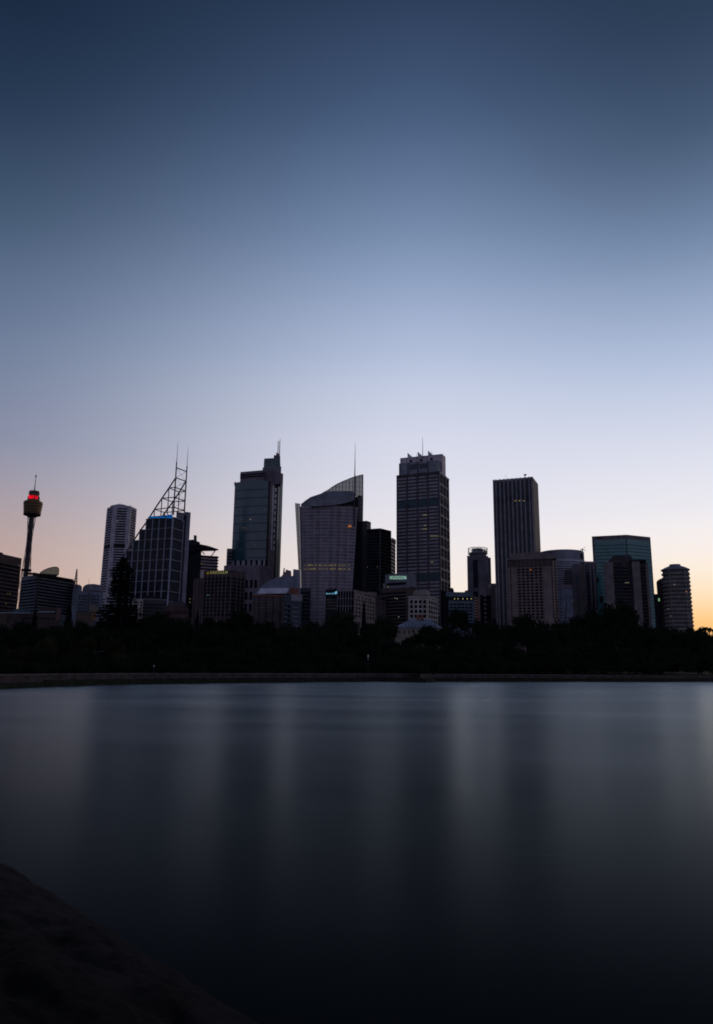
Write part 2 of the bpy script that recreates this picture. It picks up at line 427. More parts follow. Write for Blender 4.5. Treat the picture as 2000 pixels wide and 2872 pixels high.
# shade over the inner ledge is put into the base colour, with a ragged border
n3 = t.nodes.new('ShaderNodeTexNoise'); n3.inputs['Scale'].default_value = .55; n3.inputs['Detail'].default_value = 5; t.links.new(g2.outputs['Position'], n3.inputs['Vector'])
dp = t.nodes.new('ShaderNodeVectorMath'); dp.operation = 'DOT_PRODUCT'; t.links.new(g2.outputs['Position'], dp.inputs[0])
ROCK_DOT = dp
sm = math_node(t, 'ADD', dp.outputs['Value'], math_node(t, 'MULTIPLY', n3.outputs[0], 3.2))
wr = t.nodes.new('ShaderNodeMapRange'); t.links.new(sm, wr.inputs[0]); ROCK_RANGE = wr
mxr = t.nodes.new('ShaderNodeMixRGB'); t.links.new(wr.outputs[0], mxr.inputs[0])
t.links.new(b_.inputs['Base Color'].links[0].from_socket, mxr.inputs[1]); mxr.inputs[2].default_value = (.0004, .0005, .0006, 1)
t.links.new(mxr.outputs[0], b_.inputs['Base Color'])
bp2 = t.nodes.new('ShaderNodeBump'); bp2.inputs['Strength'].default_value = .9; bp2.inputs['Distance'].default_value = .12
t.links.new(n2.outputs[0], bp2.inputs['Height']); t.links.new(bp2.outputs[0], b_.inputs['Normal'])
# foreground: sloping sandstone ledge at the photographer's feet
E1, E2 = xy(PZ(-30, 2398, .12)), xy(PZ(745, 2880, .12))
dl = (E2 - E1).normalized(); nl = Vector((-dl.y, dl.x))
if nl.dot(-E1) < 0: nl = -nl
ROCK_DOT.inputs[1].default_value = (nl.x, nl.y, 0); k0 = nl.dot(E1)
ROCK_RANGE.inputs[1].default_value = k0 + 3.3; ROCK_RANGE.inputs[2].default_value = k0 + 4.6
bm = bmesh.new(); NA, NB = 300, 110; g = []
for i in range(NA + 1):
    a = -16 + 46 * i / NA; row = []
    for j in range(NB + 1):
        b = -1.2 + 15 * (j / NB) ** 1.15
        p = E1 + dl * a + nl * b
        st = noise.noise(Vector((a * .12, b * .9, 3))) * .14 + noise.noise(Vector((a * .7, b * 1.9, 9))) * .10 + noise.noise(Vector((a * 1.9, b * 3.5, 1))) * .09 + noise.noise(Vector((a * 4.1, b * 6, 2))) * .05
        z = .12 + (b * .40 if b > 0 else b * 1.1) + st * min(1, .45 + max(b, 0) * .5)
        z -= .10 * max(0, math.sin(b * 3.0 + a * .22 + 1.5 * noise.noise(Vector((a * .2, b * .4, 5))))) * min(1, max(b, 0))
        row.append(bm.verts.new((p.x, p.y, min(z, 3.95))))
    g.append(row)
for i in range(NA):
    for j in range(NB): bm.faces.new((g[i][j], g[i + 1][j], g[i + 1][j + 1], g[i][j + 1]))
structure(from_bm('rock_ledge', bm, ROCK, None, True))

# ================================================================== BUILDINGS, left to right
# --- brown slab cut off by the left edge
root, fl, fr_, z, pl = box_tower('office_block', 'dark brown office block cut off by the left edge, beside the slender observation tower', 'office building', 640, (-90, 1532), (-160, 1545), (61.4, 1566), DBROWN)
fr_.bands('window_band', GLASSK, stepsd(z - 54, z - 7, 13), 1.9, .01, .985, .12)
bk = shrink(pl, .35); prism('roof_plant', [xy(fr_.pt(u, z)) - xy(fr_.n) * d for u, d in ((.40, 2), (.66, 2), (.66, 9), (.40, 9))], z, z + 1.6, BLACKM, root)
fr_.px('lit_window', LITW, 53.6, 55.2, 1585, 1587)
for x, y in ((20, 1664), (27, 1664.5), (16, 1692)): fr_.px('lit_window', LITY, x, x + 2, y, y + 1)

# --- observation tower
D = 1170; TX = PY(86.2, 1480, D); cx, cy = TX.x, TX.y
root = thing('observation_tower', 'slender observation tower with bronze turret, red lettering and a spire, at the far left', 'tower', (cx, cy, GZ))
zz = lambda py: zat((cx, cy), py)
ppm = F / (D * 1.03)
R_ = lambda w: w / 2 / (F / math.hypot(cx, cy)) * .875
lathe('shaft', cx, cy, [(R_(15), GZ), (R_(13.2), zz(1600)), (R_(13), zz(1513)), (R_(13), zz(1446))], STEEL, root, 20)
lathe('base_ring', cx, cy, [(R_(14), zz(1602.5)), (R_(28.5), zz(1601)), (R_(28.5), zz(1597)), (R_(14), zz(1597))], BLACKM, root, 32)
bm = bmesh.new()
z0_, z1_, zm = GZ + 30, zz(1449), zz(1515)
def cab_r(z):
    v = (z - zm) / (z1_ - zm) if z > zm else (zm - z) / (zm - zz(1600))
    return R_(14.5) + (R_(24) - R_(14.5)) * (v if z > zm else v * 1.05) ** 1.4
for i in range(28):
    for sgn in (1, -1):
        pr = None
        for k in range(13):
            z = z0_ + (z1_ - z0_) * k / 12; a = 2 * math.pi * i / 28 + sgn * (k / 12) * 1.15
            p = Vector((cx + cab_r(z) * math.cos(a), cy + cab_r(z) * math.sin(a), z))
            if pr is not None: add_tube(bm, pr, p, .11, .11, 4)
            pr = p
from_bm('cable_net', bm, STEEL, root)
lathe('turret', cx, cy, [(R_(20), zz(1451)), (R_(40), zz(1446)), (R_(46.8), zz(1443.5)), (R_(47.2), zz(1441)), (R_(53.5), zz(1413)), (R_(53.5), zz(1409)), (R_(48), zz(1407))], GOLD, root, 40)
for i in range(7):
    y = 1414.5 + i * 3.9; r = 53.4 - (y - 1413) / 28 * 6.2
    lathe('window_ring', cx, cy, [(R_(r - 1), zz(y + 1.3)), (R_(r + .45), zz(y + 1.3)), (R_(r + .6), zz(y)), (R_(r - 1), zz(y))], GLASSK if i % 2 == 0 else GOLD, root, 40)
lathe('underside_collar', cx, cy, [(R_(18), zz(1449)), (R_(47.6), zz(1445.5)), (R_(49), zz(1441.5)), (R_(40), zz(1440))], BLACKM, root, 40)
lathe('platform', cx, cy, [(R_(30), zz(1408)), (R_(43), zz(1407.6)), (R_(43), zz(1405.6)), (R_(30), zz(1405.4))], BLACKM, root, 40)
lathe('upper_turret', cx, cy, [(R_(34), zz(1408)), (R_(34), zz(1395)), (R_(29), zz(1391)), (R_(27), zz(1387.5))], mat('bronze turret wall', (.12, .09, .06), .5), root, 36)
lathe('crown_ring', cx, cy, [(R_(26), zz(1389.5)), (R_(30), zz(1388)), (R_(30), zz(1380.5)), (R_(27), zz(1377.6))], mat('crown ring metal', (.10, .08, .06), .5), root, 12)
tube('spire', (cx, cy, zz(1379)), (cx, cy, zz(1362)), R_(3.6), R_(2.6), STEEL, root)
tube('spire', (cx, cy, zz(1362)), (cx, cy, zz(1333)), R_(2.2), R_(1.4), STEEL, root)
lathe('beacon', cx, cy, [(R_(1), zz(1339.5)), (R_(4.6), zz(1337)), (R_(4.2), zz(1335)), (R_(.8), zz(1331.5)), (R_(.4), zz(1329))], mat('red beacon', (.3, .08, .07)), root, 12)
RED = emit('red neon', (255, 10, 38), .95)
toc = (xy(CAM) - Vector((cx, cy))).normalized(); rot0 = math.atan2(toc.y, toc.x)
for i, ch in enumerate('Westfield'):
    a = rot0 + math.radians(-52 + i * 10.2); rr2 = R_(34.6)
    nrm = Vector((math.cos(a), math.sin(a))); tt = Vector((-nrm.y, nrm.x))
    pc = Vector((cx, cy)) + nrm * rr2
    cu = bpy.data.curves.new('lettering', 'FONT'); cu.body = ch; cu.extrude = .25; cu.offset = .035; cu.shear = .2
    tmp = bpy.data.objects.new('lettering', cu); COL.objects.link(tmp); dg = bpy.context.evaluated_depsgraph_get(); dg.update()
    me = bpy.data.meshes.new_from_object(tmp.evaluated_get(dg)); bpy.data.objects.remove(tmp)
    zb = zz(1401.3); sc = (zz(1392) - zb) / .72
    for v in me.vertices:
        x, y, z3 = v.co; q = pc + tt * ((x - .25) * sc * .60) + nrm * z3
        v.co = Vector((q.x, q.y, zb + y * sc)) - root.location
    me.materials.clear(); me.materials.append(RED); link_mesh('letter', me, root)

# --- banded office block with a glass lens roof
root, fl, fr_, z, pl = box_tower('office_block', 'wide banded office block with a curved glass lens on its roof, beside the observation tower', 'office building', 800, (107, 1611), (60.5, 1618.5), (210, 1629), mat('dim blue grey bands', (.10, .11, .135)))
for i, zf in enumerate(stepsd(z - 40, z - 3, 11)):
    fl.box('window_band', GLASSK, .02, .94, zf, zf + 1.75, .12)
    fr_.box('window_band', GLASSK, .02, .995, zf, zf + 2.1, .12)
fr_.box('corner_fin', BLACKM, -.012, .012, GZ, z, .4)
prism('roof_canopy', [xy(fr_.pt(u, z, o)) for u, o in ((-.12, 1.2), (.93, 2.2), (.93, -12), (-.12, -12))], z + .2, z + 1.1, BLACKM, root)
fr_.box('penthouse_glazing', GLASSK, .0, 1.0, z - 3.0, z + .15, .3)
n_ = fr_.n; p0 = fr_.pt(.3, z, -6)
arc = [(112, 1607.5), (118, 1602.5), (128, 1597), (139, 1592.8), (149, 1590.6), (157, 1590.2), (162, 1591.8), (164.8, 1595), (165, 1601), (164, 1612)]
bm = bmesh.new(); rings = []; q_ = xy(p0).normalized()
for k in range(9):       # lens: the profile shrinks and sinks toward the rear
    s_ = math.cos(k / 8 * math.pi / 2 * .92); ring = []
    for x, y in arc:
        q = PP(150 + (x - 150) * (.25 + .75 * s_), 1612 + (y - 1612) * s_, p0, n_) + Vector((q_.x, q_.y, 0)) * (k / 8 * 26); ring.append(bm.verts.new(q))
    rings.append(ring)
for a, b in zip(rings, rings[1:]):
    for i in range(len(a) - 1): bm.faces.new((a[i], a[i + 1], b[i + 1], b[i]))
bm.faces.new(rings[0])
groof = from_bm('glass_roof', bm, mat('curved green roof glass', (.055, .10, .09), .2, spec=.5), root)
bm = bmesh.new()
for i in range(len(arc) - 1): add_tube(bm, PP(*arc[i], p0, n_), PP(*arc[i + 1], p0, n_), .45, .45, 6)
from_bm('roof_rim', bm, STEEL, groof)

# --- lattice mast
q0 = PY(212, 1640, 830)
root = thing('lattice_mast', 'small tapering lattice mast poking above the low roofs, right of the lens roofed office block', 'mast', q0)
bm = bmesh.new(); zt = zat(q0, 1596); zb = zat(q0, 1650)
cor = [(-1.5, -1.5), (1.5, -1.5), (1.5, 1.5), (-1.5, 1.5)]
def mp_(k, i): return Vector((q0.x + cor[i][0] * (1 - k * .8), q0.y + cor[i][1] * (1 - k * .8), zb + (zt - zb) * k))
for i in range(4): add_tube(bm, mp_(0, i), mp_(1, i), .28, .22, 5)
for k in range(7):
    for i in range(4):
        add_tube(bm, mp_(k / 7, i), mp_((k + 1) / 7, (i + 1) % 4), .15, .15, 4); add_tube(bm, mp_(k / 7, (i + 1) % 4), mp_((k + 1) / 7, i), .15, .15, 4)
from_bm('lattice', bm, mat('red oxide steel', (.13, .06, .05)), root)

# --- low block with arched roof
root, f, z, pl = flat_tower('apartment_block', 'low grey block with an arched roof and small dark windows, left of the tall pine', 'building', 204, 290, 1657, 850, 25, GREYBLUE, 8)
f.grid('window', GLASSK, 4, stepsd(z - 24, z - 3, 6), 2.0, .66, .20, .48, .12); f.grid('window', GLASSK, 3, stepsd(z - 24, z - 3, 6), 2.0, .6, .62, .88, .12)
f.box('glass_strip', GLASS, .49, .60, GZ, z - 2, .12)
slab('arched_roof', [(231, 1657), (232, 1649), (237, 1642), (246, 1638.4), (262, 1637.5), (284, 1641), (285, 1657)], f.pt(.5, z, -3), f.n, 16, mat('lilac roof sheet', (.21, .19, .23)), root)
slab('roof_plant', [(205, 1657), (206, 1641), (214, 1639), (224, 1640), (230, 1645), (230, 1657)], f.pt(.5, z, -1), f.n, 10, GREYBLUE, root)
tube('flagpole', f.pt(.49, z, -3), f.pt(.49, zat(xy(f.pt(.49, z, -3)), 1624), -3), .22, .12, STEEL, root, 6)

# --- tall octagonal concrete tower
D = 960; q = PY(366, 1419, D); zt = q.z
k1 = [PZ(300.6, 1421, zt), PZ(321.5, 1416, zt), PZ(366, 1420.5, zt), PZ(384.2, 1425.5, zt)]
P4 = [xy(p) for p in k1]
P4[0] = xy(PY(300.8, 1420, D + 16)); P4[1] = xy(PY(321, 1418, D - 2)); P4[2] = xy(PY(366, 1419, D)); P4[3] = xy(PY(384.2, 1423, D + 20))
cen = (P4[0] + P4[3]) / 2; cen = cen + cen.normalized() * 16; bk_ = cen.normalized() * 30; full = P4 + [P4[3] + bk_, P4[0] + bk_]
root = thing('skyscraper', 'tall pale octagonal concrete skyscraper with rows of dark strip windows, behind the tall layered pine', 'skyscraper', (cen.x, cen.y, GZ))
bots = [cen + (p - cen) * 1.07 for p in full]
prism('tower_body', bots, GZ, zt, CONC, root, full)
faces = [Face(root, P4[i], P4[i + 1], GZ, zt, bots[i], bots[i + 1]) for i in range(3)]
zr = [zt - 5.2 - i * 3.42 for i in range(47)]
for i, z in enumerate(zr):
    if i in (14, 15, 33, 34): continue
    if z < GZ + 20: break
    for fc, (a, b) in zip(faces, ((.14, .80), (.19, .80), (.22, .88))): fc.box('window', GLASSK, a, b, z, z + 1.85, .05, .2)
for fc, (a, b) in zip(faces, ((.10, .86), (.15, .84), (.18, .94))):
    fc.box('plant_louvre', BLACKM, a, b, zr[15] - .4, zr[14] + 2.1, .08, .2)
faces[1].px('lit_window', LITW, 328, 331, 1459, 1461)
slab('roof_drum', [(309, 1420), (313, 1417.4), (330, 1413.8), (346, 1414.6), (358, 1418.5), (360, 1421)], faces[1].pt(.5, zt, -5), faces[1].n, 20, CONC, root)
for x, y in ((333, 1410), (362, 1416.5)):
    b_ = faces[1].pt(faces[1].u_of(x, zt), zt - 1, -6); tube('aerial', b_, (b_.x, b_.y, zat(b_, y)), .5, .3, STEEL, root, 6)

# --- mast topped office tower with stepped glass grid
D = 740; k = corners(D, (485.9, 1450.8), (411.4, 1456.2), (516, 1461.5)); z = k['z']; C_, L_, R2 = k['c'], k['l'], k['r']
root = thing('skyscraper', 'stepped dark glass tower with white grid, blue rooftop sign and sloping steel mast frame', 'skyscraper', (C_.x, C_.y, GZ))
dv = (L_ - C_).normalized(); pn = (R2 - C_)
fbig = Face(root, L_, C_, GZ, z); n_ = fbig.n; pC = Vector((C_.x, C_.y, 0))
def on_front(px, py): return PP(px, py, pC, n_)
xs_ = [C_, L_, xy(on_front(393, 1485)), xy(on_front(374.8, 1515)), xy(on_front(355, 1544)), xy(on_front(335, 1574))]
tops = [z, on_front(402, 1485).z, on_front(384, 1515).z, on_front(365, 1544).z, on_front(345, 1574).z]
for i in range(5):
    a, b = xs_[i + 1], xs_[i]
    prism('tower_body', [a, b, b + pn, a + pn], GZ, tops[i], mat('ink blue glass', (.006, .010, .017), .25, spec=.12), root)
side = Face(root, C_, R2, GZ, z)
side.box('side_glazing', mat('hazy side glass', (.05, .047, .056), .4), .06, .95, z - 88, z - 1, .06)
fl_h = 0
zh = [fbig.z_px(450, y) for y in (1453, 1482.5, 1511.5, 1540.5, 1570, 1598.5, 1628.5, 1658.5, 1687)]
full_f = Face(root, xs_[5], C_, GZ, z)
ups_u = [C_] + [xy(on_front(x, y)) for x, y in ((466.8, 1452), (448, 1453), (429.7, 1454.5), (411.4, 1456), (393, 1486), (374.8, 1516), (355, 1545), (335, 1575))]
ztop_at = [z, z, z, z, z, tops[1], tops[2], tops[3], tops[4]]
for p, zt in zip(ups_u, ztop_at):
    u = (p - full_f.a).length / full_f.len * (1 if (p - full_f.a).dot(full_f.b - full_f.a) > 0 else -1)
    wd_ = .7 if p is not C_ else 1.5
    full_f.box('mullion', FINWHITE, u - wd_ / 2 / full_f.len, u + wd_ / 2 / full_f.len, GZ, zt + .4, .55, .1)
for i, zf in enumerate(zh):
    lim = [u for u, zt in zip(range(9), ztop_at) if zt >= zf - 1]
    p = ups_u[lim[-1]]; u = max(0, (p - full_f.a).dot(full_f.b - full_f.a) / full_f.len ** 2)
    full_f.box('transom', FINGREY, u, 1, zf - .3, zf + .3, .45, .1)
    side.box('transom', FINWHITE, .03, 1.0, zf - .4, zf + .4, .5, .1)
side.ups('mullion', FINWHITE, [.97], 1.1, GZ, z, .55)
# plant room and service core
a, b = xy(PY(495, 1437, D + 12)), xy(PY(516.5, 1436, D + 17))
prism('plant_room', [a, b, b * 1.014, a * 1.014], z - 2, PY(505, 1436.5, D + 14).z, CONCD, root)
a, b = xy(PY(516.6, 1435.5, D + 20)), xy(PY(534.4, 1438.5, D + 25)); zc = PY(524, 1436, D + 22).z
prism('service_core', [a, b, b * 1.015, a * 1.015], GZ, zc, CONCD, root)
fcore = Face(root, a, b, GZ, zc); fcore.box('shadow_gap', BLACKM, .0, .34, GZ, zc - 4, .1)
fcore.box('core_fin', FINGREY, .42, .98, GZ, zc, .8)
# space frame
LMx = Vector((C_.x, C_.y, 0)); RMp = xy(PY(517, 1436, D + 17)); RMx = Vector((RMp.x, RMp.y, 0))
def on_rear(px, py): return PP(px, py, RMx, n_)
def up(v, py): return Vector((v.x, v.y, zat(v, py)))
PIPE = mat('galvanised mast pipe', (.075, .068, .078), .5)
mL = tube('mast', up(LMx, 1444), up(LMx, 1296), .8, .6, PIPE, root, 10); mR = tube('mast', up(RMx, 1436), up(RMx, 1308), .8, .6, PIPE, root, 10)
tube('mast_tip', up(LMx, 1296), up(LMx, 1239), .34, .10, PIPE, mL, 8); tube('mast_tip', up(RMx, 1308), up(RMx, 1253), .34, .10, PIPE, mR, 8)
A_ = [on_front(*p) for p in ((492.4, 1341), (474.3, 1368.5), (454.5, 1397.3), (433.6, 1428.6), (411.4, 1464), (393, 1489), (355, 1547), (330, 1584))]
B_ = [on_rear(*p) for p in ((521, 1350.5), (502.9, 1380.3), (484.6, 1407.7), (462.4, 1437.8))]
bm = bmesh.new()
for p, q in zip(A_, A_[1:]): add_tube(bm, p, q, .75, .75, 8)
from_bm('sloping_leg', bm, PIPE, root); bm = bmesh.new()
for p, q in zip(B_, B_[1:]): add_tube(bm, p, q, .75, .75, 8)
add_tube(bm, B_[3], on_rear(455, 1449), .75, .75, 8)
from_bm('sloping_leg', bm, PIPE, root)
bm = bmesh.new()
LMl = [up(LMx, y) for y in (1311.8, 1339.8, 1366.5, 1394.7, 1422.6)]; RMl = [up(RMx, y) for y in (1322.8, 1350, 1377.7, 1405, 1432)]
for p, q in zip(LMl, RMl): tube('crossbar', p, q, .55, .55, PIPE, root, 6)
for i in range(1, 4):
    add_tube(bm, A_[i], LMl[i + 1], .5, .5, 6); add_tube(bm, B_[i], RMl[i + 1], .5, .5, 6); add_tube(bm, A_[i], B_[i], .5, .5, 6)
for p in A_[1:4] : add_tube(bm, p, (p.x, p.y, z), .5, .5, 6)
for p in B_[1:4]: add_tube(bm, p, (p.x, p.y, z), .5, .5, 6)
from_bm('tier_frame', bm, PIPE, root)
bm = bmesh.new()
for i in range(4):
    add_tube(bm, LMl[i], RMl[i + 1], .16, .16, 4); add_tube(bm, RMl[i], LMl[i + 1], .16, .16, 4)
from_bm('cross_brace', bm, PIPE, root)
BLUE = emit('blue sign light', (0, 112, 205), .75)
fs = Face(root, L_, C_, GZ, z)
sgn = sign_board(fs, 416, 483, 1446.5, 1454.6, mat('dark sign backing', (.02, .05, .09)))
d0 = PP(450, 1450, fs.pt(.5, z), fs.n)
fs.text('Deutsche Bank', 420, 464, 1447.8, 1452.6, BLUE, sgn, .5, name='lettering', bold=.02)
bm = bmesh.new()
for (x0, y0, x1, y1) in ((468.5, 1443, 482, 1444.6), (468.5, 1451.4, 482, 1453), (468.5, 1443, 470.3, 1453), (480.2, 1443, 482, 1453)):
    q = fpx(fs, [(x0, y0), (x1, y0), (x1, y1), (x0, y1)], .5); add_prism(bm, q, [p - fs.n * .3 for p in q])
q = fpx(fs, [(472, 1451), (474, 1451), (479, 1445), (477, 1445)], .6); add_prism(bm, q, [p - fs.n * .2 for p in q])
from_bm('emblem', bm, BLUE, sgn)

# --- low white apartment block at the foot of the glass tower
root, f, z, pl = flat_tower('apartment_block', 'low pale block with balconies below the stepped glass tower, just right of the tall pine', 'building', 372, 402, 1679, 620, 14, CREAM, 2)
f.grid('window', GLASSK, 1, stepsd(z - 20, z - 1.5, 8), 1.6, 1, .08, .55, .1); f.grid('window', GLASSK, 1, stepsd(z - 20, z - 1.5, 8), 1.6, 1, .76, .94, .1)
root, f, z, pl = flat_tower('apartment_block', 'low dark flat roofed block between the pale balcony block and the dull brick hall', 'building', 402, 468, 1681, 635, 14, mat('dark render', (.06, .06, .062)), 6)
f.grid('window', GLASSK, 10, stepsd(z - 20, z - 2, 6), 1.7, .6); f.box('roof_edge', CONCD, 0, 1, z - .1, z + .7, .5)
slab('roof_plant', [(400, 1680), (401, 1669), (430, 1671), (452, 1676), (452, 1682)], f.pt(.5, z, -4), f.n, 8, BLACKM, root)
root, f, z, pl = flat_tower('brick_hall', 'low dull red brick hall with a shallow roof below the glass tower', 'building', 462, 530, 1702, 560, 18, mat('dull red brick', (.075, .045, .042)), 3)
slab('hip_roof', [(466, 1702), (474, 1692), (486, 1688), (516, 1690), (526, 1702)], f.pt(.5, z, -.5), f.n, 16, mat('old roof tiles', (.07, .062, .065)), root)
f.grid('window', GLASSK, 9, [z - 5, z - 10], 2.2, .45)

# --- dark block with flying roof canopy
D = 800
root, f, z, pl = flat_tower('office_block', 'dark office block with a flying roof canopy on struts and pink lit balcony slabs', 'office building', 528, 566, 1530, D, 24, mat('black granite', (.022, .022, .028)), 0)
f.px('glass_strip', GLASS, 549, 556, 1552, 1640)
slab('plant_room', [(528, 1531), (528, 1515), (541, 1513), (561, 1521), (561, 1531)], f.pt(.5, z, -2), f.n, 12, mat('blue black plant', (.03, .04, .055)), root)
slab('chimney', [(543.2, 1530), (543.7, 1500.5), (552, 1502), (551.6, 1531)], f.pt(.5, z, -1), f.n, 7, mat('dark flue', (.05, .045, .05)), root)
slab('roof_canopy', [(530, 1529), (561, 1526), (585, 1531), (613, 1540.5), (600, 1542.5), (560, 1543), (530, 1550)], f.pt(.5, z, 3), f.n, 8, BLACKM, root)
f2 = Face(root, xy(PY(556, 1552, D + 1)), xy(PY(611, 1566, D + 10)), GZ, PY(585, 1558, D + 5).z)
bk_ = [f2.a, f2.b, f2.b * 1.022, f2.a * 1.022]
PINK = mat('pale pink balcony', (.52, .42, .41))
bwing = prism('balcony_wing', bk_, GZ, f2.z1, PINK, root)
f2.root = bwing
for i in range(5):
    y = 1561.5 + i * 8.6
    zf = f2.z_px(585, y); f2.box('balcony_slab', BLACKM, -.02, 1.03, zf - .9, zf + .5, 1.6)
f2.px('glass_strip', GLASSK, 556, 562, 1556, 1605)
f2.px('lit_strip', emit('yellow strip light', (196, 200, 120), .5), 555, 567, 1577.6, 1579.6, .6)
st = bmesh.new()
for a, b in (((604, 1544), (591, 1562)), ((566, 1545), (574, 1555)), ((604, 1544), (600, 1541))): add_tube(st, PP(*a, f.pt(.5, z, 0), f.n), PP(*b, f.pt(.5, z, 0), f.n), .6, .5, 6)
from_bm('canopy_strut', st, STEEL, root)
for y in (1679, 1688.5): f.px('lit_window', LITY, 531.5, 534, y, y + 1.6)

# --- dark finned block with yellow sign
D = 650; root, fl, fr_, z, pl = box_tower('office_block', 'dark brown office block of thin vertical fins with a dim yellow sign on its parapet', 'office building', D, (652, 1599), (572, 1601.5), (690, 1606), DBROWN)
fl.ups('fin', mat('brown fins', (.16, .125, .125)), [.02, .15, .28, .41, .54, .67, .81, .97], .45, GZ, z - 3.2, .7); fr_.ups('fin', mat('brown fins', (.16, .125, .125)), [.35, .62, .9], .4, GZ, z - 2, .6)
fl.bands('window_band', GLASSK, stepsd(z - 40, z - 5, 11), 1.9, 0, 1, .12); fr_.bands('window_band', GLASSK, stepsd(z - 40, z - 5, 11), 1.9, .05, 1, .12)
prism('side_wing', [xy(fl.pt(u, z, o)) for u, o in ((-.38, -2), (0, -2), (0, -16), (-.38, -16))], GZ, z - 6, DBROWN, root)
fw = Face(root, xy(fl.pt(-.38, z, -2)), xy(fl.pt(0, z, -2)), GZ, z - 6); fw.ups('fin', mat('brown fins', (.16, .125, .125)), [.06, .4, .75], .4, GZ, z - 7, .6)
GY = emit('dim yellow letters', (150, 148, 96), .55)
sgn = sign_board(fl, 578, 642, 1600.2, 1612, DBROWN)
fl.text('GRESHAM', 589.5, 638, 1601.5, 1609.5, GY, sgn, .6, .12, 'lettering', bold=.0)
bm = bmesh.new(); c0 = PP(583.2, 1607.6, fl.pt(.5, z, .6), fl.n)
for i in range(8):
    a = 2 * math.pi * i / 8; d1 = fl.t * math.cos(a) + Vector((0, 0, math.sin(a)))
    add_tube(bm, c0 + d1 * .35, c0 + d1 * 1.05, .26, .32, 6)
from_bm('emblem', bm, emit('dim amber emblem', (128, 104, 20), .6), sgn)
fl.px('lit_window', emit('small green lamp', (90, 180, 140), .5), 583, 584.6, 1668, 1670, .8)

# --- stepped granite tower with curved teal glass front
D = 800; q = PY(755, 1347, D); zt = q.z
gl_l, gl_r = xy(PY(659.3, 1351, D + 12)), xy(PY(755, 1344, D))
NS = 10; pts = []
tt = (gl_r - gl_l); nn = Vector((tt.y, -tt.x)).normalized(); vb = -((gl_l + gl_r) / 2).normalized()
for i in range(NS + 1):
    u = i / NS; pts.append(gl_l + tt * u + nn * (2.8 * math.sin(math.pi * u) ** .8))
zb = PY(700, 1570, D).z
R3 = xy(PY(794.5, 1330, D + 22)); BK = Vector((4, 30))
root = thing('skyscraper', 'granite skyscraper with a curved teal glass front, stepped crown and twin aerials', 'skyscraper', (gl_r.x, gl_r.y, GZ))
prism('glass_front', pts + [gl_r + nn * -8, gl_l + nn * -8], zb, zt - .2, GLASSG, root)
for i in range(NS):
    fc = Face(root, pts[i], pts[i + 1], zb, zt)
    for zf in stepsd(zb + 2, zt - 1, 9): fc.box('transom', mat('teal spandrel', (.033, .083, .097), .3), 0, 1, zf, zf + 1.1, .06)
slab('glass_wing', [(656.8, 1353.5), (661, 1351), (661, 1356), (660, 1362), (658.5, 1360)], Vector((*gl_l, 0)), nn, 8, STEEL, root)
# granite core behind and to the right
core = [gl_l + vb * -6, gl_r - nn * .6, R3, R3 + vb * -26, gl_l - nn * 30]
zs_ = zat(gl_r, 1329)
prism('granite_body', [gl_r - nn * .5 + (R3 - gl_r) * .02, R3, R3 + vb * -16 + tt * -.2, gl_r + vb * -26], GZ, zat(R3, 1329), MAUVE, root)
prism('granite_body', [gl_l - nn * 2, gl_r - nn * 2, gl_r + vb * -26, gl_l + vb * -26], GZ, zt - 3, MAUVE, root)
fs = Face(root, gl_r, R3, GZ, zat(R3, 1329)); zR = zat(R3, 1329)
pw = xy(PY(674.5, 1324, D + 14)); pe = xy(PY(741, 1317, D + 4))
zp = PY(706, 1321, D + 9).z
pen_ = prism('penthouse', [pw, pe, pe + vb * -18, pw + vb * -18], zt - 4, zp, MAUVE, root)
fp = Face(pen_, pw, pe, zt - 4, zp); fp.bands('louvre', GLASSK, [fp.z_px(706, y) for y in (1332.5, 1339)], 1.7, -.01, 1.0, .15)
pa = xy(PY(737, 1312, D + 9)); pb = xy(PY(789, 1312, D + 4)); zq = PY(764, 1311, D + 9).z
prism('tower_crown', [pa, pb, pb + vb * -16, pa + vb * -16], zt - 3, zq, MAUVE, root)
for i, y in enumerate((1305, 1299, 1293.5, 1287.5)):
    a_ = xy(PY(741.5 + .4 * i, y, D + 10)); b_ = xy(PY(786.5 - .3 * i, y, D + 6))
    ztier = PY(765, y - 1.5, D + 9).z; zlow = PY(765, y + 5.4, D + 9).z
    gt = prism('glass_tier', [a_, b_, b_ + vb * -13, a_ + vb * -13], zlow, ztier - .7, GLASSGREEN, root)
    e_ = [a_ + nn * .7 - tt * .012, b_ + nn * .7 + tt * .012, b_ + vb * -14, a_ + vb * -14]
    prism('tier_ledge', e_, ztier - .7, ztier, MAUVE, gt)
for x0, x1, y0, y1 in ((768.5, 786.5, 1276, 1287), (775, 785.5, 1269.5, 1277)):
    a_ = xy(PY(x0, y0, D + 9)); b_ = xy(PY(x1, y0, D + 14))
    prism('roof_turret', [a_, b_, b_ + vb * -6, a_ + vb * -6], PY(x0, y1 + 1, D + 9).z, PY(x0, y0, D + 9).z, MAUVE, root)
bm = bmesh.new()
m1, m2 = PY(779.3, 1273, D + 13), PY(784.2, 1273, D + 14)
t1, t2 = Vector((m1.x, m1.y, zat(m1, 1236.5))), Vector((m2.x, m2.y, zat(m2, 1231.5)))
add_tube(bm, m1, t1, .42, .3, 6); add_tube(bm, m2, t2, .42, .3, 6)
for i in range(1, 9): add_tube(bm, m1.lerp(t1, i / 9), m2.lerp(t2, i / 10), .2, .2, 4)
from_bm('aerial', bm, STEEL, root)
fs.box('shadow_gap', BLACKM, -.02, .1, GZ, zt - 1, .2)
LITD = mat('pale punched window', (.55, .56, .6), .4)
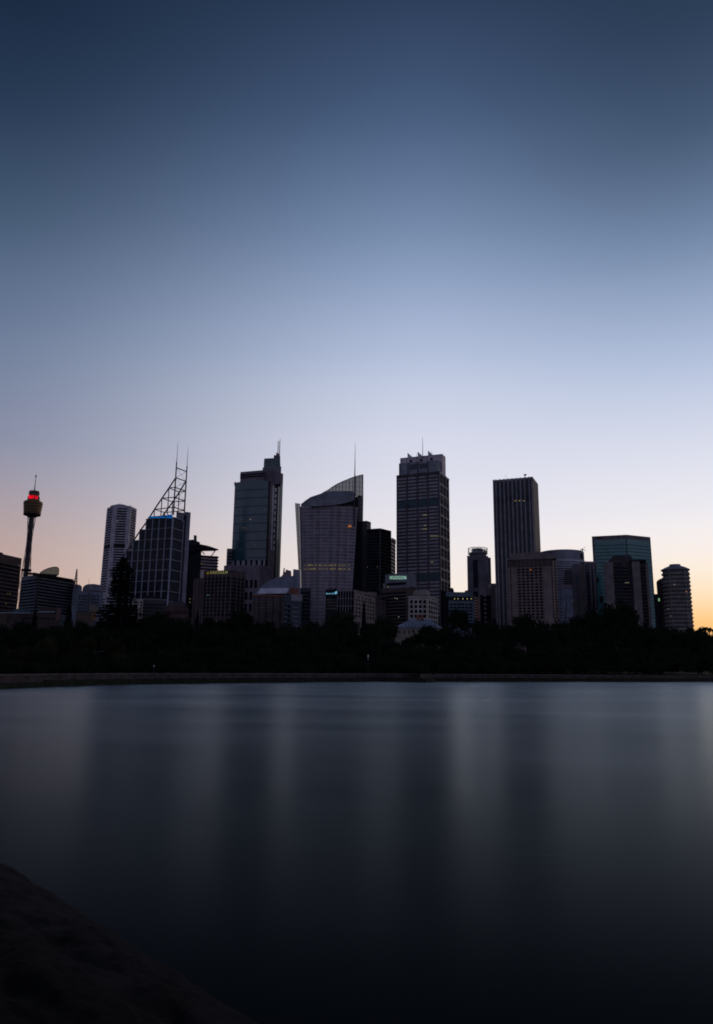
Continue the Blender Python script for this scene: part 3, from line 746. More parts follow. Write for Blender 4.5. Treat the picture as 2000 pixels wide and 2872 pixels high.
for i in range(36):
    zf = fs.z_px(770, 1350 + i * 5.5)
    fs.box('window', LITD, .28, .36, zf - .8, zf + .9, .12); fs.box('window', LITD if i % 3 else GLASSK, .46, .54, zf - .2, zf + 1.6, .12)
fs.box('glass_strip', GLASSG, .66, .96, GZ, zR - 14, .25)
fs.ups('fin', FINGREY, [.82], .7, GZ, zR - 14, .6)
fs.box('shadow_gap', BLACKM, .57, .64, GZ, zR - 12, .12)
for x, y in ((744, 1430), (678, 1458), (683, 1480), (690, 1481), (718, 1528)):
    fc = Face(root, pts[2], pts[8], zb, zt); fc.px('lit_window', LITW if x == 704 else emit('faint lit window', (120, 108, 92), .35), x, x + 3, y, y + 2, 2.2, -1.6)
fc.px('lit_window', LITW, 703.5, 706, 1456.5, 1459, 2.4, -1.8)
# colonnade and podium
zc0 = PY(700, 1584, D).z
pod = [gl_l + nn * 1.5 - tt * .08, gl_r + nn * 1.5 + tt * .0, gl_r + vb * -20, gl_l + vb * -20 - tt * .08]
prism('podium', [xy(PY(628.5, 1586, D - 6)), xy(PY(728, 1582, D - 14)), xy(PY(762, 1585, D)), xy(PY(640, 1585, D + 30))], GZ, PY(680, 1585.5, D - 10).z, MAUVE, root)
fpod = Face(root, xy(PY(628.5, 1586, D - 6)), xy(PY(728, 1582, D - 14)), GZ, PY(680, 1585.5, D - 10).z)
fpod.grid('window', GLASSK, 3, stepsd(fpod.z1 - 62, fpod.z1 - 12, 4), 8.5, .6, .60, .98, .15)
prism('side_wing', [xy(PY(636.6, 1540, D + 6)), xy(PY(652, 1538, D + 6)), xy(PY(652, 1538, D + 26)), xy(PY(638, 1540, D + 26))], GZ, PY(645, 1538.5, D + 6).z, MAUVE, root)
fw = Face(root, xy(PY(636.6, 1540, D + 6)), xy(PY(652, 1538, D + 6)), GZ, PY(645, 1538.5, D + 6).z)
fw.bands('window_band', BLACKM, stepsd(fw.z1 - 17, fw.z1 - 3, 4), 2.2, .2, .95, .1)
fcol = Face(root, gl_l + nn * 2, gl_r + nn * 1.2, GZ, zb)
fcol.bands('shadow_gap', BLACKM, [zc0 - 1], zb - zc0 + 1, 0, 1, .05)
fcol.ups('column', mat('white stone column', (.42, .41, .43)), [.05 + .152 * i for i in range(7)], 1.3, zc0 - 2, zb, .6)
fcol.ups('column', mat('white stone column', (.42, .41, .43)), [.095 + .152 * i for i in range(6)], .8, zc0 - 2, zb, .6)

# --- grey curved roof building with a pale skylight
D = 640
root, f, z, pl = flat_tower('low_building', 'low building with a sweeping grey roof, a pale skylight and a red brick stack', 'building', 709, 803, 1668, D, 24, mat('brown glazing', (.075, .06, .058)), 3)
slab('curved_roof', [(709, 1668), (722, 1655), (737, 1641), (756, 1629), (778, 1618.5), (800, 1615.5), (822, 1615), (822, 1650), (812, 1664), (722, 1668)], f.pt(.5, z, -4), f.n, 22, SLATE, root)
slab('skylight', [(721, 1665), (731, 1650), (812, 1649), (804, 1664)], f.pt(.5, z, -3.4), f.n, .5, PALEROOF, root)
for y0, y1 in ((1671, 1676), (1679, 1684), (1687, 1692.5), (1695.5, 1700), (1703, 1708), (1711, 1716)):
    f.px('window_band', mat('pale blind', (.11, .085, .08)), 716, 798, y0, y1 - 1.5, .12)
f.ups('fin', BLACKM, [.2, .4, .62, .83], .7, z - 30, z - 1, .3); f.box('roof_edge', BRICK, -.02, 1.02, z - 1.2, z + .2, .8)
slab('brick_stack', [(812, 1667), (813, 1650), (838, 1649), (838, 1668)], f.pt(.5, z, -3), f.n, 6, BRICK, root)
slab('gable_frame', [(785, 1620), (793, 1612), (796, 1592.5), (799, 1593.5), (798.4, 1605), (801, 1603), (802.5, 1597), (817, 1601.5), (817.5, 1620)], f.pt(.5, z, -10), f.n, 3, mat('pink stone gable', (.23, .18, .17)), root)
slab('grey_fin', [(820, 1652), (822.5, 1596), (841, 1598.5), (843, 1668)], f.pt(.5, z, -6), f.n, 8, GREYBLUE, root)
root, f, z, pl = flat_tower('low_building', 'small block with a blank grey top storey and white balcony bars, beside the brick stack', 'building', 796, 847, 1667, 610, 16, mat('teal grey wall', (.06, .07, .08)), 4)
f.px('blank_storey', mat('lilac grey panel', (.22, .20, .215)), 817, 848, 1667, 1686, .4)
f.grid('window', GLASSK, 2, stepsd(z - 26, z - 7, 5), 2.2, .8, .05, .4, .1); f.grid('balcony_bar', CONCD, 1, stepsd(z - 26, z - 7, 5), .8, 1, .5, .82, .5); f.grid('balcony_bar', CONCD, 1, stepsd(z - 26, z - 7, 5), .8, 1, .05, .2, .5)

root, f, z, pl = flat_tower('office_block', 'plain dim block filling the gap between the grey fin roof and the sail shaped tower', 'office building', 822, 872, 1649, 705, 14, mat('charcoal cladding', (.05, .05, .055)), 0)
f.bands('window_band', GLASSK, stepsd(z - 30, z - 2, 8), 1.8, .02, .98, .1)

# --- sail shaped tower
D = 760
def fr_pt(px, py): return xy(PY(px, py, D))
aT, bT = xy(PY(840.5, 1421, D)), xy(PY(1003.6, 1404, D)); zA = PY(840.5, 1421, D).z
zlow = PY(900, 1597, D).z
a0 = xy(PY(844.3, 1597, D)); b0 = xy(PY(992.0, 1597, D))
kz = (zA - GZ) / (zA - zlow)
a0 = aT + (a0 - aT) * kz; b0 = bT + (b0 - bT) * kz
root = thing('skyscraper', 'flaring sail shaped skyscraper with a curved glass crest and a single needle mast', 'skyscraper', ((aT.x + bT.x) / 2, D, GZ))
NS = 8; top, bot = [], []
for i in range(NS + 1):
    u = i / NS; s_ = 5 * math.sin(math.pi * u)
    top.append(aT.lerp(bT, u) + Vector((0, -s_))); bot.append(a0.lerp(b0, u) + Vector((0, -s_ * .8)))
zF = PY(920, 1419, D - 4).z
AURM = mat('rose grey spandrel', (.25, .208, .222), .4, var=.15, spec=.3)
prism('tower_body', bot + [b0 + Vector((0, 32)), a0 + Vector((0, 32))], GZ, zF, AURM, root, top + [bT + Vector((0, 32)), aT + Vector((0, 32))])
GA = mat('violet facade glass', (.112, .096, .118), .35, spec=.3, rnd=.3)
fA = [Face(root, top[i], top[i + 1], GZ, zF, bot[i], bot[i + 1]) for i in range(NS)]
zrows = [zF - 4.4 - i * 3.45 for i in range(44)]
for zf in zrows:
    if zf < GZ + 30: break
    for i in range(NS): fA[i].box('window', GA, .03 if i not in (0,) else .15, .95, zf, zf + 2.2, .04, .25)
fv = Face(root, aT, bT, GZ, zF, a0, b0)
for u, w in ((.315, 1.7), (.565, .6), (.70, .6), (.84, .6), (.205, .4), (.07, .4)):
    fv.box('pier', mat('blue grey pier', (.18, .18, .21)), u - w / 326, u + w / 326, GZ, zF, 5.2 * math.sin(math.pi * u) + .55, -3.5 * math.sin(math.pi * u))
# glass fins either side of the facade
gfin = slab('glass_fin', [(828.2, 1410.8), (842, 1412.5), (843, 1425), (846.5, 1600), (847.5, 1660), (841.5, 1660), (838, 1597)], Vector((aT.x, D - 1.5, 0)), Vector((0, -1)), 1.2, see_through('fin glass', (.16, .15, .17), .42), root)
bm = bmesh.new()
for i in range(29):
    y = 1414 + i * 6.45; k_ = (y - 1411) / 186
    add_tube(bm, PP(828.4 + 9.8 * k_, y, Vector((aT.x, D - 2, 0)), Vector((0, -1, 0))), PP(842 + 4 * k_, y + .3, Vector((aT.x, D - 2, 0)), Vector((0, -1, 0))), .22, .22, 4)
for e0, e1 in (((828.4, 1411), (838.2, 1597)), ((834, 1411.5), (841.5, 1597)), ((838.2, 1597), (841.5, 1660))):
    add_tube(bm, PP(*e0, Vector((aT.x, D - 2, 0)), Vector((0, -1, 0))), PP(*e1, Vector((aT.x, D - 2, 0)), Vector((0, -1, 0))), .35, .35, 5)
from_bm('fin_frame', bm, STEEL, gfin)
pv = Vector((0, D + 4, 0)); nv = Vector((0, -1, 0))
slab('roof_shell', [(846, 1424), (844, 1414), (857, 1403.5), (871, 1394), (889, 1388), (906, 1382), (930, 1377), (990, 1377), (993.5, 1386), (993.5, 1424)], pv, nv, 24, mat('grey roof shell', (.16, .165, .19), .45), root)
slab('roof_lens', [(872, 1412), (880, 1403.5), (930, 1401), (985, 1391), (993.5, 1386.5), (993.5, 1402), (975, 1409), (950, 1414), (925, 1417.5), (903.5, 1419), (872, 1419.5)], Vector((0, D - 8, 0)), nv, 12, mat('pale roof lens', (.20, .20, .225), .45), root)
crest = [(904, 1383), (920, 1374.5), (934, 1364.5), (947, 1357), (960, 1350.8), (972, 1346), (985, 1340.5), (996, 1336.8), (1008, 1333.5), (1018.2, 1331.2), (1018, 1400), (1017, 1462), (1004, 1462), (1004, 1400), (993, 1384)]
gcr = slab('glass_crest', crest, Vector((0, D + 8, 0)), nv, .8, see_through('crest glass', (.15, .135, .145), .36), root)
bm = bmesh.new(); pvc = Vector((0, D + 7, 0))
def crest_y(x):
    for (xa, ya), (xb, yb) in zip(crest, crest[1:10]):
        if xa <= x <= xb: return ya + (yb - ya) * (x - xa) / (xb - xa)
    return 1331.5
for i in range(12):
    x = 914 + i * 9.4; yb = 1384 if x < 995 else 1460
    add_tube(bm, PP(x, crest_y(x), pvc, nv), PP(x - .3, yb, pvc, nv), .36 if i % 2 else .22, .3, 5)
for i in range(10):
    y = 1341 + i * 12.5; xa = 1004 if y > 1384 else next((x for x in range(904, 1018) if crest_y(x) <= y), 1018)
    if xa < 1016: add_tube(bm, PP(xa, y, pvc, nv), PP(1018, y - 1.5, pvc, nv), .12, .12, 4)
for p, q in zip(crest[:10], crest[1:11]): add_tube(bm, PP(*p, pvc, nv), PP(*q, pvc, nv), .45, .45, 5)
add_tube(bm, PP(1018, 1400, pvc, nv), PP(1017, 1462, pvc, nv), .45, .45, 5)
from_bm('crest_frame', bm, STEEL, gcr)
mb = PY(994.5, 1400, D - 1); mtop = Vector((mb.x, mb.y, zat(mb, 1240)))
tube('needle_mast', mb, Vector((mb.x, mb.y, zat(mb, 1330))), .75, .6, STEEL, root, 8); tube('needle_mast', Vector((mb.x, mb.y, zat(mb, 1330))), mtop, .5, .1, STEEL, root, 8)
prism('mast_pier', [xy(mb) + Vector(v) for v in ((-.9, -.9), (.9, -.9), (.9, 3), (-.9, 3))], zF - 20, zat(mb, 1384), STEEL, root)
# dark glass return on the right
sb = [xy(PY(1004, 1400, D + 4)), xy(PY(1015.5, 1400, D + 12)), xy(PY(1017, 1400, D + 30)), xy(PY(1000, 1400, D + 30))]
prism('side_glazing', [b0 + Vector((.3, 4)), sb[1] + Vector((0, 0)), sb[2], b0 + Vector((0, 30))], GZ, PY(1010, 1394.5, D + 10).z, GLASSK, root)
fside = Face(root, xy(PY(998, 1400, D + 3)), sb[1], GZ, PY(1010, 1396, D + 10).z)
fside.box('roof_plant', BLACKM, .3, .9, fside.z1, fside.z1 + 1.5, 1.5)
fside.px('lit_strip', FINGREY, 1004.5, 1011, 1428, 1431, .5)
fall = Face(root, xy(PY(850, 1500, D - 5.4)), xy(PY(990, 1500, D - 5.4)), GZ, zF)
rl_ = random.Random(5)
for y in (1584, 1594.5):
    x = 853
    while x < 981:
        if not (887 < x < 894 or 918 < x < 922 or 943 < x < 947 or 969 < x < 976) and rl_.random() < .86:
            fall.px('lit_window', LITY, x, x + 1.1, y + rl_.uniform(-1.2, 1.2), y + rl_.uniform(1.6, 3), .3)
        x += rl_.uniform(1.8, 3.2)
for x in (977, 979.5, 981.8, 984): fall.px('lit_window', LITO, x, x + 1.5, 1473, 1477.5, -1.0, 1.6)
for x, y in ((879, 1470), (883, 1469.5), (937, 1474.5), (953, 1474)): fall.px('lit_window', emit('dim amber window', (120, 100, 55), .4), x, x + 2, y, y + 1.6, .3)

# --- dark towers between sail and banded tower
D = 840
root, fl, fr_, z, pl = box_tower('office_tower', 'plain black glass office tower between the sail shaped and the tallest banded skyscrapers', 'office building', D, (1066.5, 1481.5), (1029, 1484), (1097.6, 1489), GLASSK)
fl.bands('floor_band', mat('dark floor band', (.035, .038, .045)), stepsd(z - 70, z - 3, 18), 1.2, 0, 1, .05); fr_.bands('floor_band', mat('dark floor band', (.035, .038, .045)), stepsd(z - 70, z - 3, 18), 1.2, 0, 1, .05)
fr_.box('corner_fin', FINGREY, -.005, .01, GZ, z, .2)
fl.px('lit_window', LITY, 1030, 1031.5, 1590, 1591); fl.px('lit_window', LITY, 1058, 1059.5, 1589.5, 1590.5)
root, fl, fr_, z, pl = box_tower('office_tower', 'narrow dark tower with a pale top corner just right of the sail shaped skyscraper', 'office building', 870, (1028.6, 1460.5), (1014, 1461.5), (1040.5, 1464.5), mat('charcoal cladding', (.05, .05, .055)))
fr_.grid('window', FINGREY, 1, stepsd(z - 14, z - 1.6, 3), 2.2, .8)
fl.bands('floor_band', mat('dark floor band', (.035, .038, .045)), stepsd(z - 70, z - 3, 18), 1.2, 0, 1, .05)
root, fl, fr_, z, pl = box_tower('office_tower', 'narrow office tower with pale floor bands squeezed left of the tall banded skyscraper', 'office building', 920, (1096, 1507), (1075, 1512), (1109.5, 1516), mat('white spandrel', (.36, .34, .33)))
fr_.bands('window_band', GLASSK, stepsd(z - 60, z - 1, 13), 2.1, 0, 1, .1); fr_.box('roof_plant', BLACKM, .35, 1, z - 4, z + .6, .5)

# --- banded tower with three roof fins
D = 800
root, fl, fr_, z, pl = box_tower('skyscraper', 'tallest banded skyscraper with a stepped pale crown, three roof fins and one aerial', 'skyscraper', D, (1232.6, 1322.8), (1112.4, 1335.2), (1258.9, 1345), mat('dark plum glass', (.024, .022, .028), .3, spec=.25, rnd=.2))
SPAN = mat('grey plum spandrel', (.26, .235, .25), .5, rnd=.10); PIER = mat('plum pier', (.085, .068, .078), .5)
fh = 3.98; zs = [z - 5.2 - i * fh for i in range(40)]
cols = [(.028, .226), (.268, .468), (.51, .705), (.748, .965)]
for i, zf in enumerate(zs):
    if i in (7, 8) or i in (28, 29): continue
    if zf < GZ + 8: break
    for a, b in cols: fl.box('spandrel_panel', SPAN, a, b, zf, zf + 1.9, .12)
TEALP = mat('teal plant louvre', (.05, .085, .095))
for a, b in cols:
    fl.box('plant_louvre', TEALP, a - .01, b + .01, zs[8] - .8, zs[7] + 2.4, .1); fl.box('plant_louvre', TEALP, a - .01, b + .01, zs[29] - .8, zs[28] + 2.4, .1)
fl.ups('pier', PIER, [.247, .489, .7265], 1.5, GZ, z, .55); fl.ups('pier', PIER, [.012, .984], 1.2, GZ, z, .5)
fl.box('parapet', PIER, 0, 1, z - 1.4, z + .6, .7); fr_.box('parapet', FINGREY, 0, 1, z - 1.4, z + .5, .7)
SG = mat('side glass', (.034, .032, .036), .6, spec=0.); WM = mat('pale side mullion', (.36, .33, .33), .5)
for i in range(3): fr_.box('side_glazing', SG, .02 + i * .325, .33 + i * .325, GZ + 20, z - 1, .08)
fr_.ups('mullion', WM, [.02, .335, .66, .98], .75, z - 132, z, .4)
for i in range(11): fr_.box('transom', WM, 0, 1, z - 1.6 - i * 3 * fh, z - .6 - i * 3 * fh, .42)
for i in range(33): fr_.box('glazing_bar', mat('dim glazing bar', (.15, .14, .14)), .02, .98, z - 3 - i * fh, z - 2.5 - i * fh, .14)
fr_.box('plant_louvre', BLACKM, .04, .97, z - 31, z - 26, .2); fr_.box('lower_shade', mat('lower shaded glass', (.014, .016, .022), .9, spec=.0), .0, 1.0, GZ, z - 133, .2)  # lower flank: its shade is put into a darker panel
c1 = corners(D + 6, (1229.5, 1290), (1121, 1300), None); zc = c1['z']
aC, bC = c1['l'], c1['c']; nb = Vector((-fl.n.x, -fl.n.y))
ctier = prism('crown_tier', [aC, bC, bC + nb * 24, aC + nb * 24], z - 1, zc, mat('grey crown cladding', (.19, .205, .22), .4), root)
f1 = Face(ctier, aC, bC, z - 1, zc)
for a, b in ((.26, .455), (.52, .72)): f1.box('crown_window', GLASS, a, b, zc - 8.6, zc - 2.6, .12)
for u in (.0, .22, .475, .735): f1.box('pier', PIER, u - .015, u + .015, z - 1, zc, .4)
c2 = corners(D + 12, (1240.6, 1273), (1122.5, 1285), (1249.6, 1281.5)); z2 = c2['z']
pk = [c2['l'], c2['c'], c2['r'], c2['r'] * 1.012, c2['l'] * 1.018]
prism('crown_top', pk, z - 1, z2, mat('pale pink crown', (.42, .36, .37), .5), root)
ft = Face(root, c2['l'], c2['c'], z - 1, z2)
for x in (1143.5, 1172, 1201):
    u = ft.u_of(x, z2)
    bmf = bmesh.new(); base = ft.pt(u, z2 - 14, .8)
    q = [ft.pt(u, z2 - 13, .6), ft.pt(u, z2 + 5.2, .6), ft.pt(u + .105, z2 - .4, -4), ft.pt(u + .105, z2 - 13, -4)]
    add_prism(bmf, q, [p + ft.t * .5 for p in q]); from_bm('roof_fin', bmf, mat('pale fin', (.55, .53, .58), .5), root)
    ft.box('pier', PIER, u - .012, u + .0, z - 1, z2 - 1, .6)
    ft.box('roof_plant', BLACKM, u + .05, u + .105, z2 - 6.2, z2 - 3.6, .6)
am = PY(1185.8, 1284, D + 20); tube('aerial', am, (am.x, am.y, zat(am, 1225)), .45, .12, STEEL, root, 6)
for x, y in ((1156, 1277), (1168.5, 1275), (1210, 1268), (1213, 1272)):
    b_ = PY(x, 1286, D + 22); tube('aerial', b_, (b_.x, b_.y, zat(b_, y - 4)), .18, .1, STEEL, root, 5)
for x0, x1, y in ((1186, 1198, 1444.5), (1189, 1196, 1474), (1184, 1199, 1484), (1207, 1230, 1503.5), (1208, 1216, 1576.5)):
    x = x0
    while x < x1 - .5:
        fl.px('lit_window', emit('soft yellow window', (176, 166, 118), .5), x, x + 1.6, y - .7 + random.uniform(-.5, .5), y + .7, .3); x += random.uniform(1.9, 3.2)

# --- block with green lettering
D = 680
root, fl, fr_, z, pl = box_tower('office_block', 'grey rooftop block with pale green letters above a dark brown banded base', 'office building', D, (1143, 1606), (1080.5, 1611.5), (1167.5, 1611), mat('grey rendered top', (.15, .15, .17)))
zb = fl.z_px(1110, 1650.5)
sgn = sign_board(fl, 1090, 1141, 1612.5, 1627.5, mat('grey rendered top', (.15, .15, .17)))
fl.text('HUDSON', 1094, 1139, 1615.3, 1625, emit('pale green letters', (168, 216, 198), .72), sgn, .5, 0, 'lettering', bold=-.006)
fl.box('terrace_wall', mat('grey rendered top', (.15, .15, .17)), -.06, 1.02, zb, zb + 5.4, 1.2)
fl.px('window_band', GLASSK, 1086, 1141, 1634.5, 1641.5, 1.4, -1)
fl.px('lit_window', LITY, 1090, 1092, 1645, 1647, 1.6, -1.1)
fr_.grid('window', GLASSK, 3, [z - 15, z - 18.5, z - 22], 2.6, .7, .2, .95, .2)
lw_ = [xy(fl.pt(u, z, o)) for u, o in ((-.1, 2.6), (1.02, 2.6), (1.02, -12), (-.1, -12))]
lsto = prism('lower_storeys', lw_, GZ, zb, DBROWN, root)
f3 = Face(lsto, lw_[0], lw_[1], GZ, zb); f3.bands('window_band', GLASSK, stepsd(zb - 34, zb - 2.6, 10), 1.9, .02, .98, .1)
f3.bands('sill', mat('brown sill', (.12, .09, .08)), stepsd(zb - 34.7, zb - 3.3, 10), .7, .02, .98, .25)
for x, y in ((1108, 1676), (1113.5, 1678), (1118, 1729)): f3.px('lit_window', LITW, x, x + 1.6, y, y + 2.4, .4)

# --- cream heritage block
D = 620
root, fl, fr_, z, pl = box_tower('heritage_block', 'cream old masonry block with cornice and small roof storey, beside the green lettered block', 'building', D, (1200, 1675), (1145.5, 1675.5), (1227.5, 1683), CREAM)
for f, n_c in ((fl, 4), (fr_, 4)):
    f.grid('window', GLASSK, n_c, stepsd(z - 25, z - 1.2, 6), 2.7, .66, .05, .95, .06)
    f.box('cornice', CREAM, -.03, 1.02, z - .2, z + .9, 1.0)
pen = [xy(fl.pt(u, z, -o)) for u, o in ((.25, 1.5), (1.02, 1.5), (1.02, 10), (.25, 10))]
zp = fl.z_px(1180, 1656)
rsto = prism('roof_storey', pen, z, zp, mat('cream render weathered', (.27, .24, .215)), root)
f = Face(rsto, pen[0], pen[1], z, zp); f.grid('window', GLASSK, 6, [z + .6], 1.8, .55, .02, .98, .08)
slab('gable', [(1175, 1662), (1184, 1657), (1193, 1662)], f.pt(.5, z, .3), f.n, 1, mat('cream render weathered', (.27, .24, .215)), root)

# --- sandstone gothic block with sloping roof and the finned block, plus dark signed block
D = 640
root, f, z, pl = flat_tower('office_block', 'small dark block carrying a bright cyan sign and square logo', 'office building', 913.7, 946, 1653, D, 16, mat('black sign wall', (.018, .018, .022)), 0)
f.bands('window_band', mat('dim brown band', (.085, .07, .066)), [f.z_px(930, y) for y in (1684, 1692, 1700.5, 1709)], 1.2, .03, .99, .12)
CY = emit('cyan sign light', (120, 190, 225), .75)
sgn = sign_board(f, 914.2, 946, 1655.5, 1668.5, mat('black sign wall', (.018, .018, .022)))
f.text('Munich RE', 915.3, 936.5, 1662.8, 1666.8, CY, sgn, .4, 0, 'lettering', bold=.03)
bm = bmesh.new(); q = fpx(f, [(939, 1660.3), (945.6, 1657.6), (945.4, 1664.2), (943, 1666), (939, 1666.6)], .5); add_prism(bm, q, [p - f.n * .3 for p in q]); from_bm('emblem', bm, CY, sgn)
for x in (927, 938): f.px('roof_plant', BLACKM, x, x + 4, 1650, 1653.5, .0, 3)
root, f, z, pl = flat_tower('office_block', 'pale low office block of white vertical fins right of the cyan sign', 'office building', 947, 994, 1655, D + 6, 16, GLASSK, 1)
f.ups('fin', mat('warm white fin', (.24, .21, .215)), [.01, .17, .33, .49, .65, .81, .985], .55, GZ, z, .5); f.bands('transom', mat('warm white fin', (.24, .21, .215)), [z - .8, z - 7.5, z - 14, z - 21], .6, 0, 1, .3)
root, fl, fr_, z, pl = box_tower('sandstone_block', 'old sandstone block with arched top windows, right of the white finned block', 'building', D, (994, 1654.5), (993, 1654.5, D + 4), (1054, 1668), SAND, ztop=PY(1020, 1663.5, D).z)
fr_.grid('window', GLASSK, 7, [fr_.z_px(1022, y) for y in (1690, 1701, 1712, 1723, 1734)], 1.8, .5, .05, .95, .08)
fr_.grid('arch_window', GLASSK, 4, [fr_.z_px(1022, 1681)], 1.6, .35, .12, .8, .08); fr_.grid('oculus', BLACKM, 4, [fr_.z_px(1022, 1671)], .8, .22, .2, .95, .08)
slab('gable_roof', [(993.6, 1667), (993.5, 1653.5), (1004, 1656), (1024, 1661), (1044, 1660), (1057, 1662), (1057, 1676), (1030, 1668)], fr_.pt(.3, z, -.6), fr_.n, 12, mat('weathered sandstone', (.20, .165, .15)), root)
fr_.ups('pilaster', SAND, [.02, .33, .66, .97], .8, GZ, z, .35)
root, f, z, pl = flat_tower('office_block', 'narrow dim brown block in the gap left of the dark base under green letters', 'office building', 1053, 1084, 1670, 690, 14, DBROWN, 0)
f.ups('fin', MAUVE, [.1, .3, .5], .5, GZ, z - 1, .3); f.box('window_band', GLASSK, .35, .95, z - 4, z - 1.4, .2)

# --- hip roofed house above the trees
HOUSEW = mat('weathered cream wall', (.24, .21, .165))
D = 470
HX0, HX1 = PY(1110, 1757, D), PY(1240, 1757, D + 8); ze = HX0.z
root = thing('house', 'cream house with a grey slate hip roof and chimneys standing among the dark trees', 'house', ((HX0.x + HX1.x) / 2, D + 8, 4))
w0 = [xy(HX0) + Vector((1.2, .8)), xy(HX1) + Vector((-1.2, .8)), xy(HX1) + Vector((-1.2, 15)), xy(HX0) + Vector((1.2, 15))]
prism('wall', w0, 4, ze, HOUSEW, root)
bm = bmesh.new(); zr_ = PY(1180, 1735, D + 8).z
e4 = [xy(HX0), xy(HX1), xy(HX1) + Vector((0, 16)), xy(HX0) + Vector((0, 16))]
r1, r2 = xy(PY(1158, 1735, D + 8)), xy(PY(1204, 1735, D + 12))
ev = [bm.verts.new((p.x, p.y, ze)) for p in e4]; eb = [bm.verts.new((p.x, p.y, ze - .5)) for p in e4]
ra, rb_ = bm.verts.new((r1.x, r1.y, zr_)), bm.verts.new((r2.x, r2.y, zr_))
for fc in ((ev[0], ev[1], rb_, ra), (ev[1], ev[2], rb_), (ev[2], ev[3], ra, rb_), (ev[3], ev[0], ra)): bm.faces.new(fc)
bm.faces.new(list(reversed(eb)))
for i in range(4): bm.faces.new((ev[i], eb[i], eb[(i + 1) % 4], ev[(i + 1) % 4]))
hroof = from_bm('roof', bm, SLATE, root)
for x in (1172, 1184):
    a_ = PY(x, 1735, D + 9); prism('chimney', [xy(a_) + Vector(v) for v in ((-.9, -.7), (.9, -.7), (.9, .7), (-.9, .7))], zr_ - 1, zr_ + 2.3, BRICK, hroof)
fh_ = Face(root, w0[0], w0[1], 4, ze)
fh_.grid('window', GLASSK, 7, [ze - 3.6, ze - 7.6], 1.9, .3, .02, .98, .08)
pw_ = [xy(fh_.pt(u, 4, o)) for u, o in ((-.06, 3), (.30, 3), (.30, 0), (-.06, 0))]
porch_ = prism('porch', pw_, 4, ze - 1.6, HOUSEW, root); prism('porch_roof', [xy(fh_.pt(u, 4, o)) for u, o in ((-.08, 3.6), (.32, 3.6), (.32, 0), (-.08, 0))], ze - 1.6, ze - 1.1, SLATE, root)
fpw = Face(porch_, pw_[0], pw_[1], 4, ze - 1.6); fpw.grid('window', GLASSK, 3, [ze - 4.4], 1.7, .3, .05, .95, .06)

# --- low blue block with an orange lit flank
D = 760
root, fl, fr_, z, pl = box_tower('office_block', 'low blue grey block with a row of small lights and an orange banded flank', 'office building', D, (1331, 1672.5), (1258, 1672.5, D), (1343.5, 1677), mat('blue slate cladding', (.105, .135, .16)))
fl.box('lamp_recess', BLACKM, .0, .97, z - 4.6, z - .6, .1)
for x in (1275, 1284.5, 1298.5, 1310.5, 1322): fl.px('lamp', emit('pale yellow lamp', (230, 220, 150), .7), x - .9, x + .9, 1678.4, 1680.8, .5)
fl.grid('window', GLASSK, 6, stepsd(z - 32, z - 6, 8), 1.6, .8, .02, .92, .08)
OR = mat('sunset tinted band', (.62, .34, .26), .6)  # sunset glow on the right flank, put into the base colour
fr_.box('shadow_wall', BLACKM, .02, .98, GZ, z, .05)
for i in range(9): fr_.box('sunset_band', emit('sunset lit band', (196, 132, 112), .62) if False else OR, .02, 1.0, z - 1.9 - i * 2.75, z - .5 - i * 2.75, .5)
up_ = [xy(fl.pt(u, z, -o)) for u, o in ((-.05, 2), (.90, 2), (.90, 12), (-.05, 12))]
zu = fl.z_px(1290, 1660)
ustorey = prism('upper_storey', up_, z, zu, mat('blue slate cladding', (.105, .135, .16)), root)
f = Face(ustorey, up_[1], up_[2], z, zu); f.box('sunset_band', OR, .02, .9, z + .3, zu, .3)
slab('roof_plant', [(1262, 1661), (1263, 1650), (1268, 1648), (1272, 1652), (1274, 1661)], fl.pt(.5, z, -4), fl.n, 6, BLACKM, root)
slab('roof_plant', [(1303, 1661), (1304, 1657), (1312, 1655), (1312, 1661)], fl.pt(.5, z, -4), fl.n, 6, BLACKM, root)

# --- tower with an open ring crown
D = 930
root, f, z, pl = flat_tower('office_tower', 'slim tower with a dark central strip and an open trellis ring as its crown', 'office building', 1310, 1369, 1558.5, D, 24, mat('mauve tower cladding', (.155, .145, .16)), 0)
f.box('glass_strip', GLASS, .27, .50, GZ, z - 4.5, .1)
a, b = xy(PY(1368, 1563, D + 3)), xy(PY(1376.5, 1564, D + 8))
prism('side_wing', [a, b, b + Vector((0, 18)), a + Vector((0, 18))], GZ, PY(1372, 1563, D + 4).z, mat('charcoal cladding', (.05, .05, .055)), root)
def xmark(y0, y1):
    bm = bmesh.new(); p0 = f.pt(.5, GZ, .4)
    q = [PP(x, y, p0, f.n) for x, y in ((1327, y0), (1347, y0), (1347, y1), (1327, y1))]
    add_tube(bm, q[0], q[2], .45, .45, 5); add_tube(bm, q[1], q[3], .45, .45, 5); add_tube(bm, q[0], q[1], .4, .4, 5); add_tube(bm, q[3], q[2], .4, .4, 5)
    from_bm('cross_ornament', bm, FINGREY, root)
xmark(1561, 1569.5); xmark(1649.5, 1658)
cc = f.pt(.58, z, -11); CX, CY_ = cc.x, cc.y
zk = lambda y: zat((CX, CY_), y)
mpp = math.hypot(CX, CY_) / F
lathe('crown_neck', CX, CY_, [(24 * mpp, z - 1), (24 * mpp, zk(1553)), (20 * mpp, zk(1550)), (15 * mpp, zk(1547)), (15 * mpp, zk(1539.5))], mat('grey crown neck', (.13, .125, .14)), root, 12)
bm = bmesh.new(); nseg = 10; rr_ = 27.5 * mpp
